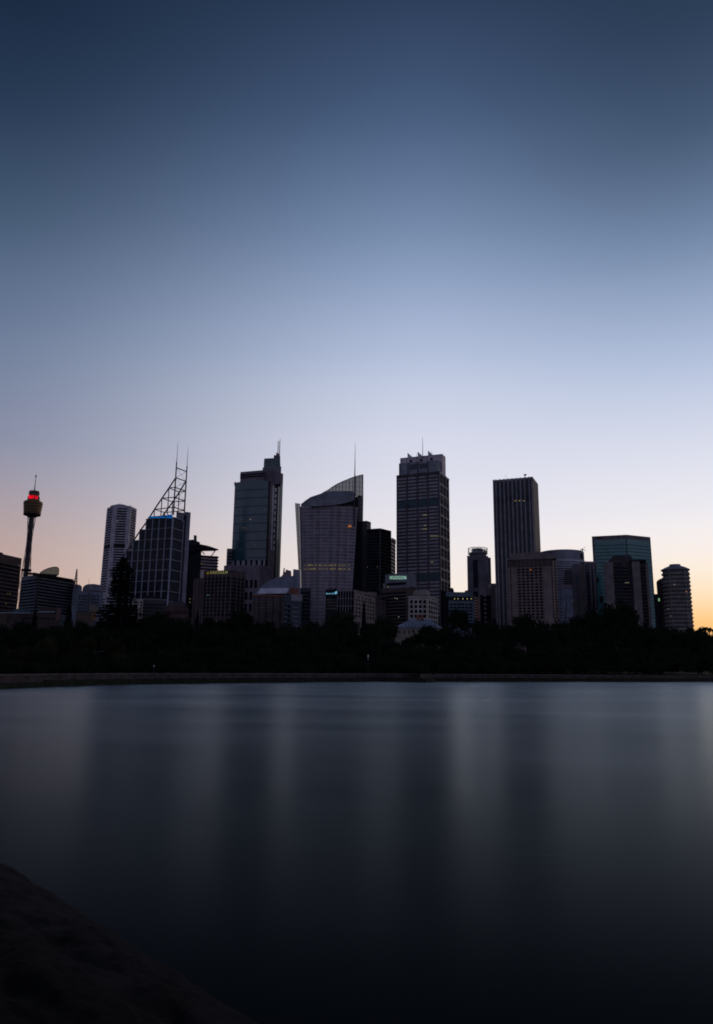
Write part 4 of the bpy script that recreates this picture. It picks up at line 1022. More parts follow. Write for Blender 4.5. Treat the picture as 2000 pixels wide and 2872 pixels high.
for i in range(nseg):
    a0_, a1_ = 2 * math.pi * i / nseg + .2, 2 * math.pi * (i + 1) / nseg + .2
    P0 = lambda r, a, y: Vector((CX + r * math.cos(a), CY_ + r * math.sin(a), zk(y)))
    for y in (1539, 1553.5): add_tube(bm, P0(rr_, a0_, y), P0(rr_, a1_, y), .45, .45, 5)
    add_tube(bm, P0(rr_, a0_, 1539), P0(rr_ * .97, a0_, 1555), .4, .4, 5)
    add_tube(bm, P0(rr_, a0_, 1546), P0(rr_ * .7, a0_, 1552), .3, .3, 5)
    if i % 2 == 0:
        q = [P0(rr_, a0_, 1545.5), P0(rr_, a1_, 1545.5), P0(rr_, a1_, 1553), P0(rr_, a0_, 1553)]
        add_prism(bm, q, [p * 1 + Vector(((CX - p.x) * .03, (CY_ - p.y) * .03, 0)) for p in q])
from_bm('crown_ring', bm, mat('pale crown frame', (.26, .24, .25)), root)
for x in (1333, 1352): 
    b_ = f.pt(f.u_of(x, z), z, -10); tube('aerial', (b_.x, b_.y, zk(1541)), (b_.x, b_.y, zk(1533)), .22, .12, STEEL, root, 5)

# --- narrow pinkish block
root, f, z, pl = flat_tower('office_block', 'narrow pinkish block of stacked bays just left of the dark ribbed skyscraper', 'office building', 1345, 1377, 1648, 800, 20, MAUVE, 0)
f.ups('glass_strip', GLASSK, [.28, .72], 6, GZ, z - 8, .2)
f.grid('balcony_bar', mat('dusty pink panel', (.20, .16, .165)), 1, stepsd(z - 38, z - 5, 7), 2.4, 1, .36, .55, .5)
a, b = xy(PY(1377, 1636, 805)), xy(PY(1396, 1636, 805))
prism('side_wing', [a, b, b + Vector((0, 16)), a + Vector((0, 16))], GZ, PY(1384, 1636.5, 805).z, mat('dusty pink panel', (.20, .16, .165)), root)
fw = Face(root, a, b, GZ, PY(1384, 1636.5, 805).z); fw.box('parapet', MAUVE, -.05, 1.05, fw.z1 - 4.6, fw.z1, .6)
fw.ups('fin', mat('blue grey pier', (.18, .18, .21)), [.04, .9], .8, GZ, fw.z1 - 5, .5); fw.box('glass_panel', GLASS, .1, .86, GZ, fw.z1 - 38, .12)

# --- dark ribbed tower
D = 770
root, fl, fr_, z, pl = box_tower('skyscraper', 'dark teal glass skyscraper with thin vertical ribs and a plain brown flank', 'skyscraper', D, (1493, 1338), (1383.8, 1347.2), (1508.3, 1358.5), mat('deep teal glass', (.012, .022, .028), .25, spec=.25, rnd=.2))
RIB = mat('purple grey rib', (.25, .225, .245), .5)
fl.ups('rib', RIB, [.0, .065, .17, .275, .38, .485, .59, .695, .80, .915, .985], 1.15, GZ, z + .6, .75)
fl.box('parapet', RIB, 0, 1, z - 2, z + .1, .5)
fr_.box('brown_flank', mat('brown flank stone', (.092, .072, .072), .6), 0, 1, GZ, z + .2, .35)
for zf in stepsd(GZ + 30, z - 4, 42): fl.box('floor_band', mat('teal floor band', (.022, .030, .037), .4), 0, 1, zf, zf + .9, .1)
for i, zf in enumerate((1395, 1403)): fl.px('plant_louvre', BLACKM, 1388, 1493, zf, zf + 3.5, .15)
for x0, x1 in ((1443, 1449.5), (1454.5, 1459.5), (1467, 1472.5)):
    x = x0
    while x < x1: fl.px('lit_window', LITY, x, x + 1.5, 1403.4 + random.uniform(-.6, .2), 1405.4, .3); x += 1.9
b_ = fl.pt(.80, z, -6); zd = zat(b_, 1331)
tube('dish_stand', b_, (b_.x, b_.y, zd), .3, .3, STEEL, root, 6)
lathe('dish', b_.x, b_.y, [(.3, zd - 1.6), (1.5, zd - .6), (1.7, zd + .2), (.4, zd + .6)], WHITE, root, 12)
b_ = fl.pt(.30, z, -6); tube('aerial', b_, (b_.x, b_.y, zat(b_, 1330)), .15, .1, STEEL, root, 5)

# --- brown hotel
D = 690
root, fl, fr_, z, pl = box_tower('hotel', 'brown precast hotel with a regular grid of small windows and a heavy flat cornice', 'hotel', D, (1549, 1562), (1423.5, 1567), (1560.5, 1566.5), BROWN)
slab('cornice', [(1422, 1567), (1432, 1563), (1546, 1553), (1552, 1556), (1560, 1562), (1561, 1568), (1551, 1566.5), (1423, 1570.5)], fl.pt(.5, z, 1.0), fl.n, 30, mat('brown cornice', (.15, .12, .115)), root)
slab('roof_storey', [(1432, 1564), (1433, 1553), (1490, 1549), (1512, 1548.5), (1524, 1549.5), (1540, 1554), (1541, 1562)], fl.pt(.5, z, -5), fl.n, 20, mat('brown cornice', (.15, .12, .115)), root)
fl.box('shadow_gap', DBROWN, .0, 1.0, z - 8.6, z - 1.4, .05)
ys = [1579.5 + 8.45 * i for i in range(19)]
zs = [fl.z_px(1486, y) for y in ys]
us = [fl.u_of(x, zs[4]) for x in (1456, 1468, 1480, 1492, 1504, 1516)]
wn = mat('hotel window', (.010, .010, .012), .5, spec=0., rnd=.3)
for zf in zs:
    for u in us: fl.box('window', wn, u - .031, u + .031, zf - .95, zf + .9, .03, .3)
    fl.box('window', wn, .045, .075, zf - .9, zf + .85, .02, .3); fl.box('window', wn, .965, .99, zf - .9, zf + .85, .05, .3)
    fr_.box('window', wn, .35, .75, zf - .9, zf + .85, .05, .3)
for u in [(us[i] + us[i + 1]) / 2 for i in range(5)] + [us[0] - .045, us[5] + .045]: fl.box('pilaster', mat('brown pilaster', (.15, .115, .105)), u - .006, u + .006, GZ, zs[0] + 3, .35)
fl.px('lit_window', emit('orange lamp window', (230, 130, 50), .7), 1487, 1490, 1596.5, 1598.3, .3)
fl.px('lit_window', mat('dim lit window', (.16, .15, .14)), 1500, 1506, 1628, 1630, .3)

# --- white banded round tower
D = 780
cx, cy = PY(1574, 1548, D + 34).x, D + 34
root = thing('office_tower', 'rounded tower of white horizontal bands with a blank drum top, behind the brown hotel', 'office building', (cx, cy, GZ))
Rr = (PY(1637, 1560, D + 34).x - PY(1574, 1560, D + 34).x)
zk = lambda y: zat((cx, cy - Rr), y)
lathe('tower_body', cx, cy, [(Rr, GZ), (Rr, zk(1572))], GLASSK, root, 48)
WB = mat('white band', (.33, .32, .36), .5)
for i in range(17):
    y = 1571 + i * 6.15; lathe('white_band', cx, cy, [(Rr, zk(y + 3.6)), (Rr + .5, zk(y + 3.6)), (Rr + .5, zk(y)), (Rr, zk(y))], WB, root, 48)
Rd = Rr * .97
lathe('drum_top', cx, cy, [(Rd, zk(1571)), (Rd, zk(1543)), (Rd * .97, zk(1540)), (Rd * .6, zk(1538.5))], mat('lilac grey drum', (.20, .19, .225)), root, 48)
lathe('eaves_ring', cx, cy, [(Rd, zk(1572.5)), (Rr * 1.02, zk(1572.5)), (Rr * 1.02, zk(1568.5)), (Rd, zk(1566.5))], WB, root, 48)
p_ = Vector((cx + Rr * .62, cy - Rr * .75, 0))
slab('loggia', [(1613, 1566), (1615, 1550), (1634, 1553), (1634.5, 1566)], p_, Vector((-.2, -1)), 3, BLACKM, root)
bm = bmesh.new(); c0 = Vector((cx + Rr * .86, cy - Rr * .3, 0)); c0.z = zat(c0, 1549)
add_tube(bm, c0, c0 + Vector((0, 0, 4)), .6, .6, 6); add_tube(bm, c0 + Vector((-2.5, 0, 2)), c0 + Vector((3.5, 0, 6)), .3, .2, 5); add_tube(bm, c0 + Vector((-2, 0, 4)), c0 + Vector((4, 0, 1.6)), .25, .25, 5)
from_bm('roof_gantry', bm, BLACKM, root)

root, f, z, pl = flat_tower('office_block', 'blank pale blue grey block with one column of tiny windows, right of the brown hotel', 'office building', 1565, 1608, 1640, 745, 20, mat('pale blue panel', (.17, .185, .225)), 0)
f.grid('window', GLASSK, 1, stepsd(z - 44, z - 3, 13), 1.5, 1, .10, .17, .06); f.box('parapet', MAUVE, 0, 1, z - 4, z + .1, .3)
slab('stair_tower', [(1582, 1641), (1584, 1598), (1604, 1598), (1606, 1641)], f.pt(.5, z, -2), f.n, 14, mat('charcoal cladding', (.05, .05, .055)), root)
f.px('lit_window', LITW, 1606, 1607.5, 1683, 1685)
root = thing('floodlight_mast', 'pair of leaning dark masts with a crossbar in front of the pale blue grey block', 'mast', PY(1590, 1760, 560))
bm = bmesh.new(); A = lambda x, y: PY(x, y, 560)
add_tube(bm, A(1583, 1752), A(1590, 1688), .35, .3, 6); add_tube(bm, A(1611, 1752), A(1606.5, 1640), .35, .3, 6); add_tube(bm, A(1584.5, 1732), A(1609.5, 1732), .3, .3, 6)
from_bm('pole', bm, BLACKM, root)
root, f, z, pl = flat_tower('office_tower', 'brown slab tower with a dark stripe right of the blank pale block', 'office building', 1605, 1640, 1581, 765, 24, mat('taupe slab', (.11, .09, .088)), 0)
f.box('dark_stripe', GLASS, .08, .42, GZ, z, .15); f.ups('fin', MAUVE, [.03, .97], .8, GZ, z, .4)
root, f, z, pl = flat_tower('office_tower', 'narrow dark tower of vertical strips wedged left of the green mirrored tower', 'office building', 1637, 1671, 1574.5, 790, 24, mat('dim mauve wall', (.06, .055, .062)), 0)
f.ups('fin', mat('pink grey fin', (.17, .14, .145)), [.12, .50, .80], 1.6, GZ, z - 1.5, .5); f.ups('glass_strip', GLASS, [.3, .66], 2.6, GZ, z - 2, .12)
f.box('parapet', FINGREY, 0, 1, z - 1.8, z, .6)
f.grid('window', GLASSK, 1, stepsd(z - 66, z - 3, 18), 2, 1, .05, .18, .9)

# --- green mirror tower
D = 840
root, fl, fr_, z, pl = box_tower('skyscraper', 'broad green mirror glass tower with a ridge corner and a pale parapet', 'skyscraper', D, (1757, 1500.3), (1660, 1505), (1823.5, 1507), GLASSGREEN)
GP = mat('mauve parapet', (.13, .11, .12))
fl.box('parapet', GP, 0, 1, z - 4.2, z + .2, .3); fr_.box('parapet', GP, 0, 1, z - 4.2, z + .2, .3)
fl.box('edge_pier', GP, .0, .055, GZ, z - 4.2, .35); fr_.box('edge_pier', GP, .975, 1.0, GZ, z - 4.2, .35)
fl.box('corner_slot', BLACKM, .975, 1.0, GZ, z - 4.4, .2)
for zf in stepsd(GZ + 40, z - 8, 26):
    fl.box('floor_band', mat('green spandrel', (.033, .130, .126), .2), .056, .974, zf, zf + 1.2, .08); fr_.box('floor_band', mat('green spandrel', (.033, .130, .126), .2), .0, .974, zf, zf + 1.2, .08)
for x0, x1, y0, y1 in ((1673, 1687, 1507.5, 1511), (1731, 1735, 1504.5, 1508), (1749, 1752, 1504.5, 1508)): fl.px('parapet_slot', BLACKM, x0, x1, y0, y1, .45)
fr_.px('parapet_slot', mat('dim lit window', (.16, .15, .14)), 1806, 1812, 1507, 1508.6, .45)
fl.px('dark_inset', BLACKM, 1671, 1680, 1621, 1633, .15); fl.px('dark_inset', BLACKM, 1682, 1693, 1672, 1692, .15)

# --- brown tower of pale piers
D = 720
root, f, z, pl = flat_tower('office_tower', 'taupe tower of broad blank piers and dark strips, before the green mirrored tower', 'office building', 1693, 1816, 1577, D, 26, mat('taupe strip wall', (.05, .042, .041)), 0)
PA = mat('taupe blank pier', (.15, .13, .125))
f.box('blank_pier', PA, .0, .20, GZ, z, 1.2); f.box('blank_pier', PA, .63, .80, GZ, z + 1.6, 2.2); f.box('blank_pier', PA, .945, 1.0, GZ, z - 1, .9)
f.box('shadow_strip', mat('navy strip', (.025, .026, .036)), .33, .40, GZ, z, .4); f.box('shadow_strip', mat('navy strip', (.025, .026, .036)), .575, .63, GZ, z, .4)
for zf in stepsd(z - 60, z - 3, 17):
    f.box('window_band', GLASSK, .205, .325, zf, zf + 1.7, .1); f.box('window_band', GLASSK, .405, .57, zf, zf + 1.7, .1); f.box('window_band', GLASSK, .805, .94, zf, zf + 1.7, .1)
slab('roof_plant', [(1717, 1578), (1717, 1560), (1722, 1558.5), (1768, 1558), (1772, 1563), (1772, 1578)], f.pt(.5, z, -6), f.n, 14, mat('plum plant room', (.055, .045, .05)), root)
slab('roof_edge', [(1766, 1574), (1768, 1569.5), (1811, 1568.5), (1812, 1574)], f.pt(.5, z, 2.6), f.n, 18, BLACKM, root)
slab('roof_plant', [(1705, 1578), (1707, 1572), (1712, 1566), (1717, 1566), (1717, 1578)], f.pt(.5, z, -3), f.n, 8, mat('plum plant room', (.055, .045, .05)), root)
for x in (1753, 1756, 1759.5, 1762): f.px('lit_window', LITW if x < 1760 else LITY, x, x + 1.6, 1633.4, 1635, .6)

# --- round balcony apartment tower and its neighbour
D = 690
cx, cy = PY(1894, 1600, D + 22).x, D + 22
root = thing('apartment_tower', 'round apartment tower ringed by balconies under a low hipped roof, rightmost in the skyline', 'apartment building', (cx, cy, GZ))
Rr = (PY(1930, 1600, D + 22).x - cx) * 1.0
zk = lambda y: zat((cx, cy - Rr * .6), y)
lathe('tower_body', cx, cy, [(Rr * .93, GZ), (Rr * .93, zk(1597))], mat('shaded flat wall', (.10, .092, .09)), root, 16)
BL = mat('pale balcony slab', (.20, .18, .17), .7, rnd=.08)
for i in range(15):
    y = 1606.5 + i * 11.2
    for hh, rr2, dy in ((0, Rr * 1.03, 0),):
        lathe('balcony', cx, cy, [(Rr * .9, zk(y + 4.6)), (Rr * 1.0, zk(y + 4.6)), (Rr * 1.03, zk(y + 3.8)), (Rr * 1.03, zk(y)), (Rr * 1.0, zk(y)), (Rr * 1.0, zk(y + 3.4)), (Rr * .9, zk(y + 3.4))], BL, root, 16)
fA_ = [(.52 + .0, 2.6)]
for k in range(16):
    a = 2 * math.pi * (k + .5) / 16
    if math.sin(a) > .2: continue
    rm_ = Rr * .95; pc = Vector((cx + rm_ * math.cos(a), cy + rm_ * math.sin(a)))
    tt_ = Vector((-math.sin(a), math.cos(a), 0)); nn_ = Vector((math.cos(a), math.sin(a), 0))
    if k % 3 == 0: box(root, 'wall_fin', BL, Vector((pc.x, pc.y, (GZ + zk(1600)) / 2)) + tt_ * 1.5, tt_ * .6, nn_ * 1.6, Vector((0, 0, zk(1600) - GZ)))
lathe('eaves', cx, cy, [(Rr * .95, zk(1598.5)), (Rr * 1.05, zk(1598)), (Rr * 1.05, zk(1595)), (Rr * .8, zk(1590)), (Rr * .42, zk(1584.5)), (Rr * .40, zk(1582)), (Rr * .40, zk(1580.5))], mat('grey hip roof sheet', (.15, .155, .175), .6), root, 16)
ff = Face(root, xy((cx - Rr, cy - Rr * 1.04)), xy((cx + Rr, cy - Rr * 1.04)), GZ, zk(1600))
for x, y, mm in ((1890, 1638, LITW), (1892, 1639.5, LITW), (1925, 1659, LITO), (1923.5, 1657.5, LITY), (1880, 1727, LITW), (1873, 1707, LITW)): ff.px('lit_window', mm, x, x + 2, y, y + 1.6, .15)
cx2, cy2 = PY(1860, 1630, D + 50).x, D + 50
R2_ = cx2 - PY(1842, 1630, D + 50).x
root = thing('apartment_tower', 'lower round shouldered apartment tower half hidden behind the balcony ringed tower', 'apartment building', (cx2, cy2, GZ))
zk = lambda y: zat((cx2, cy2), y)
lathe('tower_body', cx2, cy2, [(R2_, GZ), (R2_, zk(1634)), (R2_ * .9, zk(1629)), (R2_ * .5, zk(1624)), (R2_ * .1, zk(1622))], mat('plum grey wall', (.07, .062, .068)), root, 20)
for i in range(12):
    y = 1690 + i * 7; lathe('balcony', cx2, cy2, [(R2_, zk(y + 2.6)), (R2_ * 1.05, zk(y + 2.6)), (R2_ * 1.05, zk(y)), (R2_, zk(y))], BL, root, 20)
root, f, z, pl = flat_tower('office_block', 'narrow dark block with one green lamp in the gap left of the round apartment towers', 'office building', 1834, 1850, 1666, 730, 14, mat('navy strip', (.025, .026, .036)), 0)
f.px('lit_window', LITG, 1846, 1850.5, 1678, 1686, .3); f.bands('floor_band', mat('dark floor band', (.035, .038, .045)), stepsd(z - 26, z - 2, 7), 1, 0, 1, .15)

# --- low garden buildings at the left edge
root, f, z, pl = flat_tower('low_building', 'long low brown building with a teal roof under the banded office block at far left', 'building', 20, 172, 1718, 520, 16, mat('brown brick wall', (.055, .042, .038)), 4)
slab('lean_roof', [(34, 1718), (40, 1708), (86, 1706), (87, 1716), (70, 1719)], f.pt(.3, z, .6), f.n, 14, mat('teal roof sheet', (.05, .075, .09), .4), root)
f.px('gutter', mat('pale gutter', (.30, .34, .38)), 0, 86, 1718, 1720, .8); f.px('gutter', mat('pale gutter', (.30, .34, .38)), 108, 154, 1715, 1717, .8)
f.px('side_bay', mat('dull red bay', (.10, .06, .055)), 158, 171, 1706, 1740, .8); f.px('upper_wall', mat('brown brick wall', (.055, .042, .038)), 108, 170, 1703, 1718, .3)
f.grid('window', GLASSK, 12, [z - 4.5], 1.6, .5, .3, .9)
root, f, z, pl = flat_tower('low_building', 'low stone building with an orange end wall left of the tall pine', 'building', 214, 268, 1716, 520, 12, mat('dim stone wall', (.075, .062, .052)), 2)
slab('raised_bay', [(251, 1716), (252, 1697), (263, 1696), (280, 1700), (280, 1716)], f.pt(.5, z, -1), f.n, 8, mat('dim cream wall', (.13, .115, .09)), root)
f.px('orange_wall', mat('ochre end wall', (.20, .095, .04)), 257, 269, 1721, 1738, .4)
f.px('roof_edge', BRICK, 218, 254, 1731, 1733, .4)

flush()

# ================================================================== TREES
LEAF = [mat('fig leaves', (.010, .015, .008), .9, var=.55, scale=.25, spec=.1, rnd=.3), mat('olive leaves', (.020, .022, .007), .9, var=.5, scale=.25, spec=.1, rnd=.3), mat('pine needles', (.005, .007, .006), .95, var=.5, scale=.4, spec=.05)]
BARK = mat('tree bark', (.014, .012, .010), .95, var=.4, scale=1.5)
def leaf_quad(bm, c, s, rg):
    d = Vector((rg.gauss(0, 1), rg.gauss(0, 1), rg.gauss(0, .7))).normalized()
    e = d.orthogonal().normalized(); e = Matrix.Rotation(rg.uniform(0, 6.28), 3, d) @ e; g_ = d.cross(e)
    w = s * rg.uniform(.35, .6)
    vs = [bm.verts.new(c + e * s * a + g_ * w * b) for a, b in ((-1, 0), (-.2, .9), (1, .1), (-.1, -.9))]
    bm.faces.new(vs)
def mesh_of(bm, name, m):
    me = bpy.data.meshes.new(name); bm.to_mesh(me); bm.free(); me.materials.append(m); return me
def crown_broad(seed, m, flat=1.0, n_cl=84, n_lf=60):
    """unit broad crown: half width 1, spans z 0.22..1; clumps spread over and through a lobed dome"""
    rg = random.Random(seed); bm = bmesh.new(); lobes = []
    for i in range(6 + seed % 3):
        a = rg.uniform(0, 6.28); r = rg.uniform(.25, .62)
        lobes.append((Vector((r * math.cos(a), r * math.sin(a), .80 - .42 * r * r - rg.uniform(0, .16))), rg.uniform(.28, .42)))
    lobes.append((Vector((rg.uniform(-.15, .15), 0, .78)), .36))
    for i in range(n_cl):
        lc, lr = lobes[i % len(lobes)]
        d = Vector((rg.gauss(0, 1), rg.gauss(0, 1), rg.gauss(.25, .8))).normalized()
        c = lc + Vector((d.x * lr, d.y * lr, d.z * lr * .55 * flat)) * rg.uniform(.55, 1.0)
        cr = rg.uniform(.09, .17)
        for k in range(n_lf):
            q = Vector([max(-1, min(1, v)) for v in (rg.gauss(0, .55), rg.gauss(0, .55), rg.gauss(0, .38))]) * cr
            leaf_quad(bm, c + q, rg.uniform(.028, .055), rg)
    for v in bm.verts: v.co.z = (v.co.z - .35) / .65
    return mesh_of(bm, 'broad crown', m), lobes
def trunk_broad(lobes, seed):
    rg = random.Random(seed); bm = bmesh.new(); fork = Vector((rg.uniform(-.03, .03), rg.uniform(-.03, .03), .24))
    add_tube(bm, (0, 0, -.05), fork, .06, .042, 8)
    for lc, lr in lobes:
        mid = fork.lerp(lc, .5) + Vector((rg.uniform(-.05, .05), rg.uniform(-.05, .05), -.03))
        add_tube(bm, fork, mid, .03, .02, 6); add_tube(bm, mid, lc, .02, .008, 5)
    return mesh_of(bm, 'limbs', BARK)
BROAD = []
for sd_ in range(5):
    cm, lb = crown_broad(11 + sd_, LEAF[0] if sd_ < 4 else LEAF[1]); BROAD.append((cm, trunk_broad(lb, sd_)))
def crown_cone(seed, m, n_t=16, slim=1.0, gap=.5):
    rg = random.Random(seed); bm = bmesh.new()
    for t_ in range(n_t):
        v = t_ / n_t; z = .12 + v * .86; rad_ = (1 - v) ** .8 * rg.uniform(.8, 1.1) + .04
        nb_ = 9
        for k in range(nb_):
            a = 6.28 * (k + rg.random()) / nb_
            for s_ in range(9):
                f_ = (s_ + 1) / 9
                c = Vector((math.cos(a) * rad_ * f_, math.sin(a) * rad_ * f_, z - .03 * f_ + rg.gauss(0, .01)))
                for _ in range(3): leaf_quad(bm, c + Vector((rg.gauss(0, .05), rg.gauss(0, .05), rg.gauss(0, .012))), rg.uniform(.03, .06), rg)
    return mesh_of(bm, 'conifer crown', m)
bm = bmesh.new(); add_tube(bm, (0, 0, -.03), (0, 0, .97), .06, .01, 8); TRUNK_CONE = mesh_of(bm, 'conifer stem', BARK)
CONE = [crown_cone(3, LEAF[2]), crown_cone(4, LEAF[2])]
def tree(kind, px, ytop, wpx, D, label, group=None, lower=None, name='tree', cat='tree', var=0, zb=None, rot=None):
    """crown top at pixel (px, ytop), crown width in pixels, at depth D"""
    top = PY(px, ytop, D); wm_ = abs(PY(px + wpx / 2, ytop, D).x - top.x)
    gz = zb if zb is not None else (2.9 + (GZ - 2.9) * min(1, max(0, (D - 280) / 200)))
    h = max(3.0, top.z - gz); root = thing(name, label, cat, (top.x, D, gz), group)
    cm, tm = (BROAD[var % 5] if kind == 'broad' else (CONE[var % 2], TRUNK_CONE))
    k = 1.06 if kind == 'broad' else 1.0
    for nm, me in (('crown', cm), ('trunk', tm)):
        o = link_mesh(nm, me, root); o.scale = (wm_ * 1.02, wm_ * 1.02, h * k)
        if nm == 'crown' and kind == 'broad':
            hz = min((.80 if name == 'tree' else 1.15) * h, max(1.35 * wm_, .3 * h)); o.scale.z = hz; o.location.z = h - hz; o.rotation_euler.z = rot if rot is not None else random.uniform(0, 6.28)
    return root
def shore_at(px):
    for (xa, ya), (xb, yb) in zip(WATERLINE, WATERLINE[1:]):
        if xa <= px <= xb: return PZ(px, ya + (yb - ya) * (px - xa) / (xb - xa), 0).y
    return 300
# skyline of the wood: (x, top row, width, what it stands next to)
SKYL = [(-20, 1738, 110, 'at the left edge, below the brown slab'), (70, 1742, 100, 'below the teal roof at far left'), (140, 1750, 90, 'below the long brown building'),
 (226, 1742, 80, 'between the small conifer and the tall pine'), (290, 1738, 80, 'at the left foot of the tall pine'), (395, 1733, 70, 'at the right foot of the tall pine'),
 (447, 1709, 104, 'in front of the brick hall below the glass tower'), (520, 1733, 80, 'below the dark finned block'), (600, 1729, 90, 'below the yellow sign'),
 (678, 1711, 110, 'in front of the granite tower podium'), (745, 1738, 70, 'below the low building with the skylight'), (815, 1748, 80, 'below the small block with balcony bars'), (880, 1740, 60, 'left of the dome crowned tree below the cyan sign'),
 (955, 1713, 128, 'below the cyan sign and white finned block'), (1030, 1744, 50, 'at the foot of the sandstone block'), (1072, 1728, 80, 'left of the hip roofed house'),
 (1146, 1786, 44, 'in front of the house porch'), (1207, 1752, 70, 'covering the right half of the hip roofed house'), (1290, 1704, 74, 'below the orange lit flank'), (1335, 1738, 70, 'right of the orange lit flank'), (1255, 1752, 70, 'just right of the hip roofed house'),
 (1390, 1747, 80, 'below the narrow pinkish block'), (1480, 1717, 120, 'below the brown hotel, a broad dome'), (1560, 1740, 80, 'at the right foot of the brown hotel'),
 (1640, 1714, 110, 'left shoulder of the big dark tree mass below the taupe tower'), (1700, 1691, 160, 'tallest of the broad trees, below the taupe tower'), (1752, 1716, 84, 'right shoulder of the tree mass below the taupe tower'),
 (1815, 1748, 110, 'below the right side of the green mirrored tower'), (1885, 1760, 100, 'at the foot of the balcony ringed tower'), (1950, 1770, 90, 'right of the balcony ringed tower'), (2020, 1768, 90, 'at the right edge below the sunset')]
for i, (x, y, w, wh) in enumerate(SKYL):
    d_ = min(shore_at(max(-300, min(2200, x))) + 90 + (i * 37) % 50, 455)
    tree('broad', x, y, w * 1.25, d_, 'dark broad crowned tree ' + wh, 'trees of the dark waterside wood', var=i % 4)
# middle and front ranks under the skyline
rg = random.Random(21)
UND = 'dark tree inside the black waterside wood, one of a row of merging crowns'
for rank, (y0, y1, off, n) in enumerate(((1750, 1774, 78, 34), (1786, 1815, 48, 26), (1815, 1842, 26, 30))):
    for i in range(n):
        x = -40 + 2080 * (i + .5 + rg.uniform(-.3, .3)) / n
        if 1060 < x < 1265 and y0 < 1800: y = rg.uniform(1797, 1812)
        else: y = rg.uniform(y0, y1)
        olive = (rank > 0 and 60 < x < 330 and rg.random() < .6)
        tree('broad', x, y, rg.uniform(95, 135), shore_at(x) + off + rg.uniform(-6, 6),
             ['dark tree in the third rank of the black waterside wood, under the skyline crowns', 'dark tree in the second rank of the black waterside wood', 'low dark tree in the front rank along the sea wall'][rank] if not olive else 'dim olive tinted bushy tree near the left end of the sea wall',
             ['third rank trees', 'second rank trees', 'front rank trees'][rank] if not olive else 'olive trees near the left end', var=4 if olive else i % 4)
for i in range(48):
    x = -40 + 2080 * (i + .5 + rg.uniform(-.3, .3)) / 48
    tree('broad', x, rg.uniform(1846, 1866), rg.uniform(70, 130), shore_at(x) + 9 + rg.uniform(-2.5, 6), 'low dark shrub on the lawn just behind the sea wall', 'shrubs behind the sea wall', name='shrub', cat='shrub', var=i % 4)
for i in range(54):
    x = -50 + 2110 * (i + .5 + rg.uniform(-.3, .3)) / 54
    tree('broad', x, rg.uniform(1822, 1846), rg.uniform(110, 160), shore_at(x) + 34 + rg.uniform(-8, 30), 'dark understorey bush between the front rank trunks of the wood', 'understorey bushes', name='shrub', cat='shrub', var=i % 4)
for x, y, w, wh in ((1182, 1764, 64, 'against the middle of the house wall'), (1108, 1796, 60, 'below the house porch'), (1150, 1791, 60, 'below the left end of the house wall'), (1222, 1768, 70, 'against the right end of the house wall')):
    tree('broad', x, y, w * 1.2, 430 - (x % 7), 'dark broad crowned tree ' + wh, 'trees of the dark waterside wood', var=int(x) % 4)
# conifers
tree('cone', 197, 1690, 46, 330, 'small dark conifer below the banded office block at left', var=0, name='conifer')
tree('cone', 1021, 1683, 26, 420, 'thin dark cypress standing against the sandstone block', var=1, name='cypress')
tree('cone', 554, 1711, 26, 390, 'short dark conifer in front of the finned block', var=1, name='conifer')
tree('cone', 100, 1706, 34, 400, 'short dark conifer in front of the long brown building at far left', var=0, name='conifer')

# the tall layered pine
D = 290; top = PY(347, 1564, D); bz = 3.4
root = thing('tall_pine', 'tall dark layered pine rising in front of the octagonal and glass towers', 'pine tree', (top.x, D, bz))
Hh = top.z - bz; mpx = (D * 1.05) / F
tube('trunk', (top.x, D, bz - .5), (top.x, D, top.z - .5), .75, .08, BARK, root, 10)
bm = bmesh.new(); rg = random.Random(77); bl = bmesh.new()
prof = [(1564, 2), (1572, 10), (1585, 15), (1596, 34), (1606, 36), (1618, 29), (1640, 31), (1665, 33), (1690, 40), (1710, 56), (1730, 62), (1760, 68), (1800, 72), (1840, 66), (1870, 40)]
def pw2(y):
    for (a, wa), (b, wb) in zip(prof, prof[1:]):
        if a <= y <= b: return wa + (wb - wa) * (y - a) / (b - a)
    return 40
y = 1566.0
while y < 1868:
    zc = zat((top.x, D), y); r = pw2(y) * mpx
    nb_ = 8 if y < 1600 else 11; ph = rg.uniform(0, 6.28)
    for k in range(nb_):
        a = ph + 6.283 * k / nb_ + rg.uniform(-.2, .2); ln = r * rg.uniform(.72, 1.12)
        dv_ = Vector((math.cos(a), math.sin(a), 0)); pr = Vector((top.x, D, zc))
        ns_ = max(5, int(ln / .34))
        for s_ in range(1, ns_ + 1):
            f_ = s_ / ns_
            c = Vector((top.x, D, zc)) + dv_ * ln * f_ + Vector((0, 0, ln * (.10 * f_ - .30 * f_ * f_ + .16 * f_ ** 4)))
            if s_ % 4 == 0: add_tube(bl, pr, c, .07, .05, 4); pr = c
            wd_ = .28 + .75 * math.sin(math.pi * min(1, f_ * .9 + .1))
            for _ in range(5):
                leaf_quad(bm, c + Vector((rg.gauss(0, wd_ * .45), rg.gauss(0, wd_ * .45), rg.gauss(.06, .13))), rg.uniform(.26, .48), rg)
    y += 5.2 if y < 1590 else rg.uniform(6.6, 9.6)
from_bm('crown', bm, LEAF[2], root); from_bm('limb', bl, BARK, root)

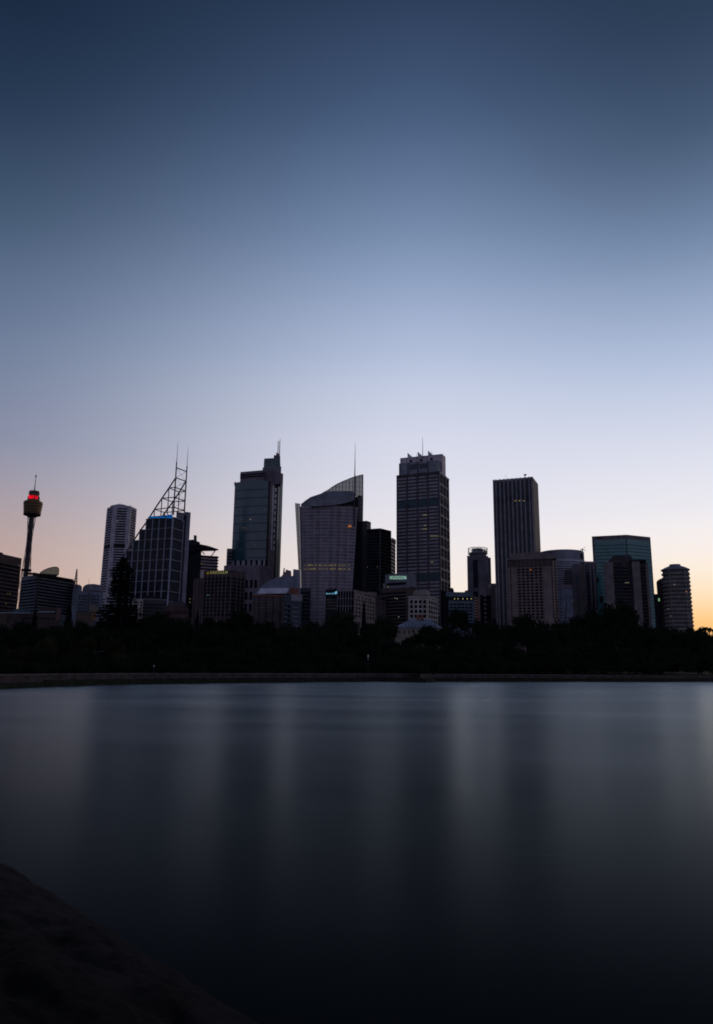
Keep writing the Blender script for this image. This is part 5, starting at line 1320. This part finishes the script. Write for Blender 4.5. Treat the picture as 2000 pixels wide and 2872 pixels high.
# palms against the sunset
def palm(px, ytop, D, label, seed, sz=1.):
    rg = random.Random(seed); h0 = PY(px, ytop + 8, D); root = thing('palm_tree', label, 'palm tree', (h0.x, D, 6), 'palms against the sunset')
    tube('trunk', (h0.x, D, 5), h0, .35, .22, BARK, root, 8)
    bm = bmesh.new()
    for k in range(16):
        a = 6.283 * k / 16 + rg.uniform(-.2, .2); rise = rg.uniform(.2, 1.3); L_ = rg.uniform(2.6, 3.8) * sz; pr = None
        for s_ in range(9):
            f_ = s_ / 8; c = h0 + Vector((math.cos(a), math.sin(a), 0)) * L_ * f_ + Vector((0, 0, L_ * (rise * f_ - 1.15 * f_ * f_)))
            if pr is not None:
                d_ = (c - pr).normalized(); sd2 = d_.cross(Vector((0, 0, 1))).normalized(); w = .62 * sz * math.sin(math.pi * min(.95, f_ * .85 + .1))
                for sg in (1, -1):
                    vs = [bm.verts.new(p) for p in (pr, c, c + sd2 * sg * w + Vector((0, 0, -w * .55)), pr + sd2 * sg * w * .7 + Vector((0, 0, -w * .5)))]; bm.faces.new(vs)
            pr = c
    from_bm('crown', bm, LEAF[2], root)
for i, (x, y, sz) in enumerate(((1955, 1763, .8), (1967, 1757, 1.0), (1976, 1754, 1.1), (1988, 1757, 1.0), (1997, 1760, .9), (1946, 1767, .7))):
    palm(x, y, 455, ['smallest feathery palm just right of the balcony ringed tower' if i == 5 else 'small feathery palm second right of the balcony ringed tower', 'feathery palm left of the highest palm against the sunset', 'highest feathery palm against the orange sunset', 'feathery palm right of the highest palm against the sunset', 'feathery palm at the right edge against the sunset'][min(i, 4)] if i != 5 else 'smallest feathery palm just right of the balcony ringed tower', 40 + i, sz)

# ================================================================== SMALL THINGS ALONG THE SEA WALL
def wallspot(px, off=3.0):
    d = shore_at(px) + off; p = PY(px, 1885, d); return Vector((p.x, d, 2.62))
p = wallspot(1032.3, 6); root = thing('lamp_post', 'tall dark lamp post with a white sleeve at its top, near the striding person', 'lamp post', p)
zt = zat(p, 1836)
pole_ = tube('pole', p, (p.x, p.y, zat(p, 1852)), .09, .07, STEEL, root, 8); tube('white_sleeve', (p.x, p.y, zat(p, 1844)), (p.x, p.y, zt), .22, .20, WHITE, pole_, 8)
tube('lower_sleeve', (p.x, p.y, zat(p, 1851)), (p.x, p.y, zat(p, 1847)), .17, .17, mat('grey paint', (.3, .3, .3)), root, 8); lathe('base', p.x, p.y, [(.25, 2.6), (.25, 2.9), (.12, 3.1)], STEEL, root, 10)
for px_, py_, lb in ((431, 1870, 'short path lamp with a white globe behind the sea wall, right of the tall pine'), (1661, 1882, 'short path lamp with a white globe behind the sea wall, below the tallest broad tree')):
    p = wallspot(px_, 4); root = thing('path_lamp', lb, 'lamp', p, 'path lamps')
    zt = zat(p, py_); tube('post', p, (p.x, p.y, zt), .07, .06, STEEL, root, 8)
    lathe('globe', p.x, p.y, [(.05, zt - .05), (.22, zt + .05), (.27, zt + .22), (.22, zt + .4), (.05, zt + .5)], mat('dull globe glass', (.3, .3, .3)), root, 12, True)

# a person walking on the sea wall
p = wallspot(1039.5, 1.5); p.z = WALLZ
root = thing('person', 'small distant person in a pale top and teal shorts striding along the sea wall', 'person', p)
def skin(name, verts, edges, radii, m, root_i=0):
    me = bpy.data.meshes.new(name); me.from_pydata(verts, edges, [])
    o = link_mesh(name, me); sk = o.modifiers.new('skin', 'SKIN'); sv = me.skin_vertices[0].data
    for i, r in enumerate(radii): sv[i].radius = (r, r); sv[i].use_root = (i == root_i)
    ss = o.modifiers.new('sub', 'SUBSURF'); ss.levels = 1; ss.render_levels = 1
    dg = bpy.context.evaluated_depsgraph_get(); dg.update()
    m2 = bpy.data.meshes.new_from_object(o.evaluated_get(dg)); bpy.data.objects.remove(o)
    m2.materials.clear(); m2.materials.append(m)
    for q in m2.polygons: q.use_smooth = True
    return link_mesh(name, m2, root)
V = [(0, 0, .93), (0, 0, 1.15), (.02, 0, 1.40), (.03, 0, 1.52), (.05, 0, 1.66), (.05, 0, 1.76),
     (.02, .19, 1.40), (-.14, .24, 1.14), (.02, .22, .95), (.02, -.19, 1.40), (.16, -.24, 1.15), (.30, -.20, 1.02),
     (0, .10, .88), (.22, .11, .50), (.16, .11, .07), (.30, .11, .04), (0, -.10, .88), (-.10, -.11, .48), (-.38, -.11, .14), (-.30, -.11, .04)]
E_ = [(0, 1), (1, 2), (2, 3), (3, 4), (4, 5), (2, 6), (6, 7), (7, 8), (2, 9), (9, 10), (10, 11), (0, 12), (12, 13), (13, 14), (14, 15), (0, 16), (16, 17), (17, 18), (18, 19)]
Rd_ = [.14, .12, .13, .055, .095, .08, .06, .045, .035, .06, .045, .035, .085, .06, .042, .035, .085, .06, .042, .035]
skin('body', V, E_, Rd_, mat('skin', (.30, .18, .13), .6), root)
skin('top', [V[0], V[1], V[2], V[6], V[9], V[7], V[10]], [(0, 1), (1, 2), (2, 3), (2, 4), (3, 5), (4, 6)], [.155, .14, .15, .08, .08, .06, .06], mat('pale top', (.5, .5, .55)), root)
skin('shorts', [V[0], V[12], V[13], V[16], V[17]], [(0, 1), (1, 2), (0, 3), (3, 4)], [.155, .105, .085, .105, .085], mat('teal shorts', (.1, .22, .22)), root)
skin('hair', [(.02, 0, 1.72), (.03, 0, 1.79), (-.04, 0, 1.68)], [(0, 1), (0, 2)], [.09, .075, .06], mat('dark hair', (.02, .015, .012)), root)
for nm, q in (('skin', None),): pass
flush()
